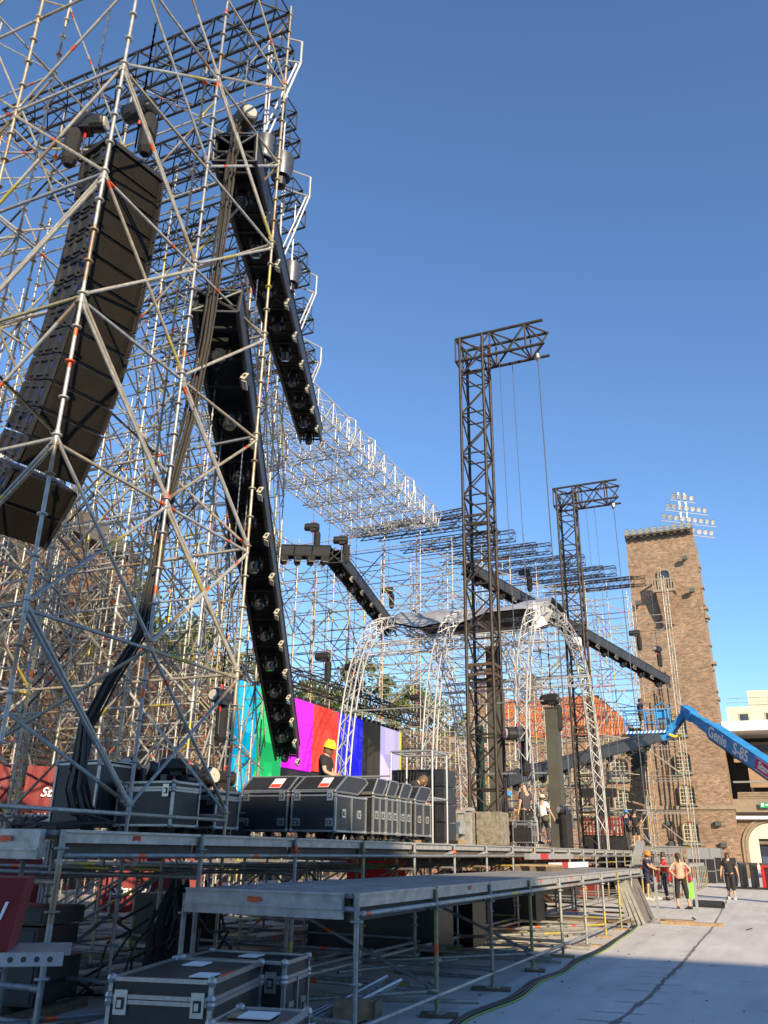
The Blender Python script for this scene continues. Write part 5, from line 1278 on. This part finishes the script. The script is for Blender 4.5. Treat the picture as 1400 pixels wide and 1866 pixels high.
# mains cables running along the foot of the lower deck
rc_ = thing('floor_cables', 'black and yellow green cables winding along the floor beside the lower deck', 'cables')
cy = [(-3.15, 7.3), (-3.2, 8.6), (-3.3, 9.8), (-3.2, 11.2), (-3.28, 12.7), (-3.2, 14.0), (-3.3, 15.4), (-3.22, 17.2), (-3.3, 19.5), (-3.38, 21.6), (-3.55, 24)]
def smooth(pts, n=6):
    out = []
    for i in range(len(pts)-1):
        p0, p1, p2, p3 = (V(pts[max(0, min(len(pts)-1, i+k))]) for k in (-1, 0, 1, 2))
        for j in range(n):
            t = j/n; out.append(.5*((2*p1)+(p2-p0)*t+(2*p0-5*p1+4*p2-p3)*t*t+(3*p1-p0-3*p2+p3)*t**3))
    out.append(V(pts[-1])); return out
M['ygreen'] = mat('yellow_green_sheath', (.20, .30, .04), .5)
for k, (o, m_, r) in enumerate(((0, 'cable', .018), (.04, 'cable', .016), (.085, 'ygreen', .011), (-.035, 'cable', .014))):
    mb = MB(); mb.path(smooth([(x+o+.02*math.sin(i*2+k), y, r+.002) for i, (x, y) in enumerate(cy)]), r, 6); mb.build('cable', M[m_], rc_, smooth=True)

# far barriers, bins, cases
def barrier(x, y, rz, label, m, g='dark crowd barriers by the gateway'):
    t = thing('crowd_barrier', label, 'barrier', (x, y, 0), rz, g)
    mb = MB()
    for k in range(8): mb.b2((k*.16, -.03, .1), (k*.16+.1, .04, 1.25))
    mb.build('slats', M[m], t); mb = MB(); mb.b2((-.05, -.05, 1.2), (1.3, .06, 1.3)); mb.b2((-.05, -.35, 0), (.03, .35, .08)); mb.b2((1.2, -.35, 0), (1.28, .35, .08)); mb.build('frame', M['boom_dark'], t)
ob = ['first', 'second', 'third', 'fourth', 'fifth', 'sixth', 'seventh', 'eighth', 'ninth', 'tenth']
for k in range(10):
    red = k in (3, 5)
    barrier(-2.6+k*.55, 52-k*.05, 75, ('red ' if red else 'black ')+'crowd barrier edge-on, %s from the left in the row near the gateway' % ob[k], 'red_plastic' if red else 'case')
for k, (x, y, w, h, m, lb) in enumerate(((-6.6, 60, 3.0, .9, 'red_plastic', 'low red case stack at the foot of the brick tower'), (-4.6, 61, 1.6, 1.4, 'case', 'black case stack at the foot of the brick tower, left'), (-3.2, 62, 1.3, 1.5, 'case', 'black case stack at the foot of the brick tower, right'), (-7.5, 66, 2.5, 2.2, 'alu', 'grey metal container before the brick tower, left'), (-4.8, 67, 2.3, 2.1, 'alu', 'grey metal container before the brick tower, right'), (-9.5, 58, 2, 1.5, 'case', 'black cases under the far scaffold'))):
    t = thing('case_stack', lb, 'cases', (x, y, 0)); mb = MB(); mb.b2((-w/2, 0, .05), (w/2, 1, h)); mb.build('body', M[m], t); mb = MB()
    for q in range(4): mb.b2((-w/2+q*w/3-.03, -.02, .05), (-w/2+q*w/3+.03, 0, h))
    mb.b2((-w/2, -.02, h*.5-.03), (w/2, 0, h*.5+.03)); mb.build('trim', M['trim'], t)
# black drain hoses hanging on the tower face
for k in range(3):
    mb = MB(); mb.path(smooth([(0, 0, 14+k), (.1, -.1, 9), (.3-.2*k, -.2, 4), (.7-.6*k, -.3, 1.5), (1.2-k, -.6, .4)]), .06, 5); o = mb.build('black_cable', M['cable'], None, (-7.6+.45*k, 74.2, 0)); tag(o, ['leftmost black cable hanging down the tower front', 'middle black cable hanging down the tower front', 'rightmost black cable down the tower front near the windows'][k], 'cable')

# ================================================================ BOOM LIFT
bl = thing('boom_lift', 'blue boom lift with white lettering reaching to the basket before the tower', 'boom lift')
A, Bq = V((-3.30, 45.6, 8.35)), V((5.6, 30.8, -.2)); d = (Bq-A).normalized(); up = V((0, 0, 1)); sdir = d.cross(up).normalized(); uu = sdir.cross(d)
rot = Matrix((d, sdir, uu)).transposed()
def bar(name, p, q, w, h, m, parent=bl):
    p, q = V(p), V(q); dd = (q-p); L = dd.length; dd.normalize(); s_ = dd.cross(up).normalized(); u_ = s_.cross(dd); r_ = Matrix((dd, s_, u_)).transposed()
    mb = MB(); mb.box((p+q)/2, (L, w, h), r_); return mb.build(name, M[m], parent)
bar('boom_tip_section', A+d*.2, A+d*2.5, .30, .42, 'boom'); bar('boom_inner_section', A+d*1.6, A+d*3.0, .36, .50, 'boom')
bar('boom_main_section', A+d*2.6, A+d*17, .52, .66, 'boom')
bar('boom_underside', A+d*2.7-uu*.375, A+d*17-uu*.375, .40, .10, 'boom_dark')
bar('knuckle', A+d*-.25+uu*.02, A+d*.75+uu*.02, .42, .55, 'boom')
jb = V((-4.35, 45.9, 7.35))
bar('jib_arm', jb, A+V((.05, 0, .05)), .24, .34, 'boom'); bar('jib_cylinder', jb+V((.3, -.18, .0)), A+V((-.1, -.18, -.35)), .10, .10, 'boom_dark')
bar('jib_plate', jb+V((-.35, 0, -.1)), jb+V((.25, 0, .1)), .5, .5, 'boom')
tx = -sdir if (-sdir).dot(EYE-A) > 0 else sdir
tdir = d if d.cross(uu).dot(EYE-A) > 0 else -d
nrm = d.cross(uu).normalized()
sidep = A+nrm*.268
text('Genie', .70, 'white_ink', bl, axes(sidep+d*2.75-uu*.22, d, uu), bold=.018)
text('S-85', .70, 'white_ink', bl, axes(sidep+d*5.0-uu*.22, d, uu), bold=.018)
mb = MB(); mb.box(A+nrm*.262+d*8.75, (3.9, .012, .52), Matrix((d, nrm, uu)).transposed()); mb.build('label_ground', M['pink_ink'], bl)
mb = MB()
for s1 in (-.26, .26): mb.box(A+nrm*.264+d*8.75+uu*s1, (3.9, .012, .03), Matrix((d, nrm, uu)).transposed())
mb.build('label_border', M['white_ink'], bl)
text('Stavdal', .46, 'white_ink', bl, axes(A+nrm*.272+d*7.0-uu*.14, d, uu), bold=.014, shear=.2)
# basket
bs = V((-6.40, 45.5, 7.38)); W_, D_, H_ = 2.05, .95, 1.15
mb = MB(); mb.b2((bs.x, bs.y, bs.z), (bs.x+W_, bs.y+D_, bs.z+.12)); mb.build('basket_floor', M['boom'], bl)
mb = MB()
for k in range(11): mb.add([(bs.x+.02+k*.185, bs.y-.006, bs.z), (bs.x+.10+k*.185, bs.y-.006, bs.z), (bs.x+.17+k*.185, bs.y-.006, bs.z+.12), (bs.x+.09+k*.185, bs.y-.006, bs.z+.12)], [(0, 1, 2, 3)])
mb.build('hazard_stripes', M['white_ink'], bl)
sgm = []
for x in (0, W_*.5, W_*.75, W_):
    for y in (0, D_): sgm.append(((bs.x+x, bs.y+y, bs.z+.1), (bs.x+x, bs.y+y, bs.z+H_)))
for z in (.55, H_):
    for y in (0, D_): sgm.append(((bs.x, bs.y+y, bs.z+z), (bs.x+W_, bs.y+y, bs.z+z)))
    for x in (0, W_): sgm.append(((bs.x+x, bs.y, bs.z+z), (bs.x+x, bs.y+D_, bs.z+z)))
for p, q in sgm: link('basket_rail', tube_mesh('plain', (V(q)-V(p)).length, .03, M['boom']), bl, mat=frame_mat(p, q))
mb = MB(); mb.b2((bs.x+W_*.78, bs.y+.1, bs.z+.75), (bs.x+W_+.12, bs.y+.7, bs.z+1.2)); mb.build('control_box', M['boom'], bl)
mb = MB(); mb.path([(bs.x+W_*.8, bs.y-.02, bs.z+.2), (bs.x+W_*.8, bs.y-.02, bs.z+1.35), (bs.x+W_*.95, bs.y-.02, bs.z+1.5), (bs.x+W_+.25, bs.y-.02, bs.z+1.2), (bs.x+W_+.2, bs.y-.02, bs.z+.2)], .035, 6); mb.build('guard_hoop', M['boom'], bl)
mb = MB(); mb.b2((bs.x+W_, bs.y+.2, bs.z-.1), (bs.x+W_+.4, bs.y+.8, bs.z+.4)); mb.build('mount', M['boom'], bl)
mb = MB(); mb.path([(bs.x+W_+.1, bs.y, bs.z-.1), (bs.x+W_+.35, bs.y, bs.z-.22), (bs.x+W_+.7, bs.y, bs.z-.15)], .06, 6); mb.build('yellow_hose', M['yellow'], bl)
# chassis out to the right
bxp('turntable', (4.4, 29.6, 1.1), (6.4, 33.0, 2.2), M['boom'], bl); bxp('chassis', (4.2, 29.2, .6), (6.8, 33.4, 1.05), M['boom_dark'], bl)
for x in (4.1, 6.9):
    for y in (29.8, 32.8): mb = MB(); mb.tube((x-.2, y, .6), (x+.2, y, .6), .6, 14, caps=True); mb.build('wheel', M['rubber'], bl)

# ================================================================ PEOPLE
def skin_mesh(verts, edges, radii, m, root=0, sub=1):
    me = bpy.data.meshes.new('b'); me.from_pydata([tuple(v) for v in verts], edges, []); o = bpy.data.objects.new('b', me); COL.objects.link(o)
    md = o.modifiers.new('s', 'SKIN'); md.use_smooth_shade = True
    for i, r in enumerate(radii):
        r = r if isinstance(r, tuple) else (r, r); me.skin_vertices[0].data[i].radius = r
        me.skin_vertices[0].data[i].use_root = (i == root)
    sb = o.modifiers.new('d', 'SUBSURF'); sb.levels = sub; sb.render_levels = sub
    dg = bpy.context.evaluated_depsgraph_get(); out = bpy.data.meshes.new_from_object(o.evaluated_get(dg))
    bpy.data.objects.remove(o); out.materials.clear(); out.materials.append(m)
    out.polygons.foreach_set('use_smooth', [True]*len(out.polygons)); return out
BASE = dict(pel=(0, 0, .95), spine=(0, 0, 1.12), chest=(0, 0, 1.32), neck=(0, 0, 1.48), head=(0, .01, 1.58), top=(0, .01, 1.70),
            shL=(-.17, 0, 1.42), elL=(-.25, -.01, 1.14), wrL=(-.26, .06, .90), haL=(-.26, .09, .80), shR=(.17, 0, 1.42), elR=(.25, -.01, 1.14), wrR=(.26, .06, .90), haR=(.26, .09, .80),
            hiL=(-.09, 0, .90), knL=(-.11, .02, .50), anL=(-.12, -.02, .09), toL=(-.13, .15, .04), hiR=(.09, 0, .90), knR=(.11, .02, .50), anR=(.12, -.02, .09), toR=(.13, .15, .04))
ORDER = list(BASE)
EDG = [('pel', 'spine'), ('spine', 'chest'), ('chest', 'neck'), ('neck', 'head'), ('head', 'top'), ('chest', 'shL'), ('shL', 'elL'), ('elL', 'wrL'), ('wrL', 'haL'), ('chest', 'shR'), ('shR', 'elR'), ('elR', 'wrR'), ('wrR', 'haR'),
       ('pel', 'hiL'), ('hiL', 'knL'), ('knL', 'anL'), ('anL', 'toL'), ('pel', 'hiR'), ('hiR', 'knR'), ('knR', 'anR'), ('anR', 'toR')]
RAD = dict(pel=(.15, .11), spine=(.135, .10), chest=(.16, .11), neck=.055, head=(.078, .09), top=(.07, .082), shL=.062, elL=.042, wrL=.028, haL=(.035, .02), shR=.062, elR=.042, wrR=.028, haR=(.035, .02),
           hiL=.088, knL=.058, anL=.04, toL=.035, hiR=.088, knR=.058, anR=.04, toR=.035)
def person(label, loc, face, pose=None, top='tee_black', sleeves='short', bottom='khaki', legs='long', hat=None, hair='hair', shoe='shoe', s=1., beard=False):
    J = {k: V(v) for k, v in BASE.items()}
    for k, v in (pose or {}).items(): J[k] = V(v)
    t = thing('person', label, 'person', loc, -face); t.scale = (s, s, s)
    idx = {k: i for i, k in enumerate(ORDER)}
    me = skin_mesh([J[k] for k in ORDER], [(idx[a], idx[b]) for a, b in EDG], [RAD[k] for k in ORDER], M['skin'])
    # face, ears and fingers are welded into the body mesh
    mb = MB(); hd = J['head']; ax = (J['top']-hd).normalized(); fw = (V((0, 1, 0))-ax*ax.y).normalized() if 'look' not in J else J['look'].normalized(); fw = (fw-ax*fw.dot(ax)).normalized(); sd_ = fw.cross(ax)
    mb.tube(hd+ax*.05+fw*.078, hd+ax*.015+fw*.112, .010, 6, .016, caps=True)
    for q in (-1, 1):
        mb.tube(hd+ax*.0+sd_*(q*.074), hd+ax*.06+sd_*(q*.092), .014, 6, .017, caps=True)
        mb.tube(hd+ax*.062+sd_*(q*.032)+fw*.078, hd+ax*.060+sd_*(q*.034)+fw*.09, .012, 6, caps=True)
    mb.tube(hd-ax*.03+sd_*.025+fw*.083, hd-ax*.03-sd_*.025+fw*.083, .010, 5, caps=True)
    for q in 'LR':
        w_, h_ = J['wr'+q], J['ha'+q]; dd = (h_-w_).normalized(); sp_ = dd.cross(V((0, 1, 0))); sp_ = sp_.normalized() if sp_.length > .1 else V((1, 0, 0)); fwd = sp_.cross(dd).normalized()
        for k, L_ in enumerate((.060, .072, .068, .052)):
            a = h_+fwd*(.027-.018*k)+dd*.005; b = a+dd*L_*.55; c_ = b+dd*L_*.45+sp_*(.018 if q == 'L' else -.018); mb.tube(a, b, .0095, 5, .0085); mb.tube(b, c_, .0085, 5, .007, caps=True)
        a = w_+dd*.04+fwd*.028; mb.tube(a, a+dd*.035+fwd*.03, .011, 5, .010); mb.tube(a+dd*.035+fwd*.03, a+dd*.065+fwd*.036, .010, 5, .008, caps=True)
    n = len(me.vertices); vs = [v.co[:] for v in me.vertices]+mb.v; fs = [tuple(p.vertices) for p in me.polygons]+[tuple(i+n for i in f) for f in mb.f]
    m2 = bpy.data.meshes.new('body'); m2.from_pydata(vs, [], fs); m2.materials.append(M['skin']); m2.polygons.foreach_set('use_smooth', [True]*len(fs)); link('body', m2, t)
    if top:
        ks = ['pel', 'spine', 'chest', 'shL', 'shR']; vv = [J[k] for k in ks]; vv[0] = J['pel'].lerp(J['spine'], -.45); rr = [(.178, .140), (.165, .128), (.185, .135), .085, .085]; ee = [(0, 1), (1, 2), (2, 3), (2, 4)]
        vv.append(J['neck'].lerp(J['chest'], .35)); rr.append(.075); ee.append((2, 5))
        for q, b0 in (('L', 3), ('R', 4)):
            if sleeves == 'short': vv.append(J['sh'+q].lerp(J['el'+q], .72)); rr.append(.072); ee.append((b0, len(vv)-1))
            else:
                vv.append(J['el'+q]); rr.append(.058); ee.append((b0, len(vv)-1)); vv.append(J['wr'+q].lerp(J['el'+q], .12)); rr.append(.042); ee.append((len(vv)-2, len(vv)-1))
        link('shirt', skin_mesh(vv, ee, rr, M[top]), t)
    ks = ['pel', 'hiL', 'hiR']; vv = [J['pel'].lerp(J['spine'], .75), J['hiL'], J['hiR']]; rr = [(.165, .128), .108, .108]; ee = [(0, 1), (0, 2)]
    for q, b0 in (('L', 1), ('R', 2)):
        if legs == 'shorts': vv.append(J['hi'+q].lerp(J['kn'+q], .90)); rr.append(.095); ee.append((b0, len(vv)-1))
        else:
            e_ = .9 if legs == 'long' else .45
            vv.append(J['kn'+q]); rr.append(.085); ee.append((b0, len(vv)-1)); vv.append(J['kn'+q].lerp(J['an'+q], e_)); rr.append(.07); ee.append((len(vv)-2, len(vv)-1))
    link('trousers', skin_mesh(vv, ee, rr, M[bottom]), t)
    for q in 'LR':
        a, b = J['an'+q], J['to'+q]; dd = (b-a); dd.z = 0; dd = dd.normalized() if dd.length > .02 else V((0, 1, 0)); s_ = dd.cross(up)
        r_ = Matrix((s_, dd, up)).transposed(); mb = MB(); c0 = V((a.x, a.y, a.z-.09))
        for (y0_, y1_, w_, h_) in ((-.07, .08, .085, .11), (.06, .15, .095, .075), (.14, .21, .08, .055)): mb.box(c0+dd*((y0_+y1_)/2)+V((0, 0, h_/2)), (w_, y1_-y0_, h_), r_)
        mb.build('shoe', M[shoe], t)
    r4 = Matrix((sd_, fw, ax)).transposed()
    if hat in (None, 'bald'):
        if hat is None:
            mb = MB(); mb.lathe([(.088, -.03), (.100, .04), (.092, .11), (.055, .155), (.005, .165)], 12, hd-fw*.012, r4); mb.build('hair', M[hair], t, smooth=True)
    elif hat == 'ponytail':
        mb = MB(); mb.lathe([(.088, -.03), (.100, .04), (.092, .11), (.055, .155), (.005, .165)], 12, hd-fw*.012, r4); mb.tube(hd+ax*.05-fw*.1, hd-ax*.15-fw*.14, .03, 7, .012); mb.build('hair', M[hair], t, smooth=True)
    else:
        hm, kind = hat
        mb = MB(); mb.lathe([(.086, -.05), (.094, .02), (.09, .06)], 12, hd-fw*.014, r4); mb.build('hair', M[hair], t, smooth=True)
        mb = MB()
        if kind == 'helmet': mb.lathe([(.135, .045), (.125, .055), (.118, .12), (.085, .175), (.03, .195), (.005, .197)], 14, hd, r4); mb.box(hd+fw*.125+ax*.055, (.11, .06, .012), r4); mb.tube(hd+ax*.19-fw*.07, hd+ax*.19+fw*.07, .015, 5)
        else: mb.lathe([(.104, .045), (.104, .10), (.08, .15), (.005, .165)], 14, hd, r4); mb.box(hd+fw*.13+ax*.055, (.14, .11, .012), r4)
        mb.build('hat', M[hm], t, smooth=False)
    if beard: mb = MB(); mb.lathe([(.05, -.09), (.07, -.05), (.075, 0)], 10, hd+fw*.025, r4); mb.build('beard', M['hair_fair'], t, smooth=True)
    return t
# facing: degrees clockwise from +Y
person('man in yellow hard hat and black tee behind the flight cases, looking down right', (-7.6, 14.55, DZ+.05), 80, dict(head=(0, .05, 1.56), top=(0, .08, 1.68), elL=(-.24, .06, 1.16), wrL=(-.16, .26, 1.1), haL=(-.14, .33, 1.08), elR=(.24, .06, 1.16), wrR=(.16, .26, 1.08), haR=(.14, .33, 1.06)), 'tee_black', hat=('yellow', 'helmet'), hair='hair_fair', beard=True)
person('brown haired worker bending low behind the last flight cases', (-7.0, 17.05, DZ), 60, dict(pel=(0, -.1, .85), spine=(0, .0, 1.0), chest=(0, .14, 1.13), neck=(0, .25, 1.2), head=(0, .34, 1.22), top=(0, .44, 1.28), shL=(-.17, .18, 1.18), shR=(.17, .18, 1.18), elL=(-.2, .25, .95), wrL=(-.15, .4, .8), haL=(-.13, .46, .74), elR=(.2, .25, .95), wrR=(.15, .4, .8), haR=(.13, .46, .74), hiL=(-.09, -.1, .82), hiR=(.09, -.1, .82), knL=(-.11, .1, .46), knR=(.11, .1, .46)), 'tee_black', hair='hair_fair')
person('worker in blue helmet and dark top looking down beside the near mast', (-8.3, 29.2, DZ+.08), 70, dict(head=(0, .07, 1.55), top=(0, .13, 1.66), elL=(-.23, .08, 1.15), wrL=(-.12, .3, 1.12), haL=(-.1, .36, 1.1), elR=(.23, .08, 1.15), wrR=(.12, .3, 1.12), haR=(.1, .36, 1.1)), 'navy', 'long', 'green_paint', hat=('blue_plastic', 'helmet'))
person('worker in yellow high visibility shirt half hidden behind the bald man', (-7.7, 29.3, DZ), 40, None, 'hivis', 'long', 'khaki', hat='bald')
hoist(-6.3, 23.75, 4.75, 5.6, 'black hoist and lamp hanging below the near leg of the front arch', 40, None, 1.1)
person('bald heavy man in charcoal tee standing by the silver trimmed cases', (-7.1, 27.3, DZ+.1), -60, dict(elR=(.28, .05, 1.16), wrR=(.22, .2, .98), haR=(.2, .25, .92), head=(0, .05, 1.57), top=(0, .09, 1.69)), 'tee_grey', 'short', 'tee_black', hat='bald', s=1.05)
person('man in white tee, cream cap and khaki shorts seen from behind on stage', (-7.8, 32.4, DZ+.15), 20, dict(elR=(.30, .02, 1.16), wrR=(.36, .14, .95), haR=(.38, .18, .87), knL=(-.14, .02, .5), anL=(-.16, -.02, .09), knR=(.15, .03, .5), anR=(.19, 0, .09)), 'tee_white', 'short', 'khaki', 'shorts', hat=('cap_cream', 'cap'))
person('man in black tee, shorts and cap standing at the far stage edge, back turned', (-5.95, 42.8, DZ+.1), 10, dict(elR=(.28, .1, 1.15), wrR=(.26, .3, 1.05), haR=(.25, .37, 1.02)), 'tee_black', 'short', 'tee_black', 'shorts', hat=('tee_black', 'cap'))
person('worker with blue cap hidden behind the black clad man', (-6.45, 43.6, DZ+.1), 0, None, 'navy', 'short', 'khaki', hat=('blue_plastic', 'cap'))
person('worker standing in the blue lift basket in dark tee and shorts', (-5.6, 45.95, 7.50), 60, dict(head=(0, .04, 1.57), elR=(.2, .15, 1.2), wrR=(.15, .38, 1.15), haR=(.14, .45, 1.15), elL=(-.2, .15, 1.2), wrL=(-.12, .35, 1.1), haL=(-.1, .42, 1.1)), 'navy', 'short', 'khaki', 'shorts', hat=('tee_black', 'cap'))
person('climber in blue helmet crouching on the second mast at arch height', (-6.9, 36.9, 9.55), -30, dict(pel=(0, -.1, .55), spine=(0, .0, .72), chest=(0, .12, .9), neck=(0, .22, 1.02), head=(0, .28, 1.09), top=(0, .32, 1.2), shL=(-.17, .14, .98), shR=(.17, .14, .98), elL=(-.22, .3, .8), wrL=(-.15, .5, .7), haL=(-.13, .56, .66), elR=(.22, .3, .8), wrR=(.15, .5, .7), haR=(.13, .56, .66), hiL=(-.1, -.08, .5), knL=(-.2, .3, .5), anL=(-.2, .05, .12), toL=(-.2, .22, .06), hiR=(.1, -.08, .5), knR=(.2, .3, .5), anR=(.2, .05, .12), toR=(.2, .22, .06)), 'tee_white', 'short', 'khaki', 'shorts', hat=('blue_plastic', 'helmet'))
SIT = dict(pel=(0, 0, .95), knL=(-.13, .25, .62), anL=(-.14, .22, .12), toL=(-.14, .38, .06))
person('worker in orange helmet and navy tee stepping at the deck end', (-4.75, 36.2, .02), 100, dict(head=(0, .05, 1.56), top=(0, .09, 1.68), elL=(-.2, .15, 1.2), wrL=(-.1, .36, 1.1), haL=(-.08, .42, 1.08), elR=(.2, .15, 1.2), wrR=(.1, .36, 1.1), haR=(.08, .42, 1.08), **{k: v for k, v in SIT.items() if k != 'pel'}), 'navy', 'short', 'navy', 'shorts', hat=('orange_plastic', 'helmet'), shoe='shoe_w')
person('worker in red shirt facing the orange helmeted one', (-4.2, 37.0, .0), -100, dict(elL=(-.2, .15, 1.2), wrL=(-.1, .36, 1.1), haL=(-.08, .42, 1.08)), 'red_plastic', 'short', 'navy')
person('shirtless worker in dark three-quarter trousers, hands on hips, seen from behind', (-3.05, 31.0, .0), -15, dict(elL=(-.34, -.08, 1.2), wrL=(-.17, -.02, 1.04), haL=(-.13, .03, 1.02), elR=(.36, -.08, 1.2), wrR=(.18, -.02, 1.04), haR=(.13, .03, 1.02), knL=(-.14, .02, .5), anL=(-.16, -.03, .09), knR=(.17, .05, .5), anR=(.23, .03, .09)), None, 'short', 'tee_black', 'cropped', hat='ponytail', s=.98)
person('man in black tee and cropped trousers walking towards the camera at right', (-1.95, 39.4, 0), 175, dict(knL=(-.1, .1, .5), anL=(-.1, .14, .10), toL=(-.1, .3, .07), knR=(.1, 0, .5), anR=(.11, -.14, .10), toR=(.11, .02, .04), elL=(-.29, -.02, 1.16), wrL=(-.33, .08, .92), haL=(-.34, .1, .83), elR=(.29, -.02, 1.16), wrR=(.33, .08, .92), haR=(.34, .1, .83)), 'tee_black', 'short', 'tee_black', 'cropped', hat=None, shoe='shoe_w')
person('worker with red helmet crouching under the stage in the shade', (-5.6, 21.8, 0), 90, dict(pel=(0, -.1, .5), spine=(0, -.02, .66), chest=(0, .08, .82), neck=(0, .14, .96), head=(0, .18, 1.03), top=(0, .2, 1.15), shL=(-.17, .1, .9), shR=(.17, .1, .9), elL=(-.22, .25, .7), wrL=(-.15, .4, .6), haL=(-.13, .46, .57), elR=(.22, .25, .7), wrR=(.15, .4, .6), haR=(.13, .46, .57), hiL=(-.1, -.08, .46), knL=(-.15, .3, .48), anL=(-.15, .02, .1), toL=(-.15, .2, .05), hiR=(.1, -.08, .46), knR=(.15, .3, .48), anR=(.15, .02, .1), toR=(.15, .2, .05)), 'tee_black', 'short', 'tee_black', hat=('red_plastic', 'helmet'))
t = thing('green_bag', 'bright green bag hanging beside the shirtless worker', 'bag', (-2.72, 31.1, .35)); mb = MB(); mb.prism([(-.12, 0), (.12, 0), (.09, .5), (-.08, .45)], -.07, .07, 1); mb.build('bag', mat('green_bag_cloth', (.25, .7, .08), .6), t)
print('objects', len(bpy.data.objects), 'tris', sum(len(o.data.polygons)*2 for o in bpy.data.objects if o.type == 'MESH'))

rk = random.Random(77)
for k, (x, y, w, d, h, m) in enumerate(((-8.6, 22.0, 1.6, .8, 1.0, 'case'), (-8.2, 25.5, 1.8, .8, 1.1, 'case'), (-8.0, 28.5, 1.5, .8, 1.0, 'red_banner'), (-7.6, 32.0, 1.8, .8, 1.1, 'case'), (-7.4, 35.5, 1.6, .8, 1.2, 'red_banner'), (-7.0, 39.5, 1.8, .8, 1.1, 'case'), (-6.8, 44.5, 1.8, .8, 1.1, 'red_banner'))):
    t = thing('equipment_chest', ('red' if m != 'case' else 'black')+' chest in the shade under the main deck, %s from the near end' % ords[k], 'chest', (x, y, 0))
    mb = MB(); mb.b2((-w/2, 0, .08), (w/2, d, h)); mb.build('body', M[m], t)
    for q in (-w/2+.03, w/2-.07): mb = MB(); mb.b2((q, -.015, .08), (q+.04, 0, h)); mb.build('edge_trim', M['trim'], t)
lt = MB()
for k in range(160):
    x, y = rk.uniform(-5.5, 2.5), rk.uniform(6, 45); a = rk.uniform(0, 3.14); q = rk.uniform(.006, .022)
    if rk.random() < .6: x = -3.2+rk.gauss(0, .5)
    rot = Matrix.Rotation(a, 3, 'Z'); lt.box((x, y, .004+q*.2), (q*2, q, q*.5), rot)
tag(lt.build('floor_grit', M['wood_dark']), 'crumbs of wood and grit scattered on the pale floor', 'grit', kind='stuff')
for k, (x, y, a, L_, lb) in enumerate(((-2.4, 27.0, 100, .9, 'dark bar lying behind the trestle near the floor seam'), (-.9, 24.0, 80, .55, 'short dark rod on the sunlit floor at right'), (-.3, 26.5, 85, .7, 'longer dark rod on the sunlit floor at far right'))):
    mb = MB(); mb.box((0, 0, .012), (L_, .03, .02), Matrix.Rotation(R(a), 3, 'Z')); tag(mb.build('rod', M['boom_dark'], None, (x, y, 0)), lb, 'rod')
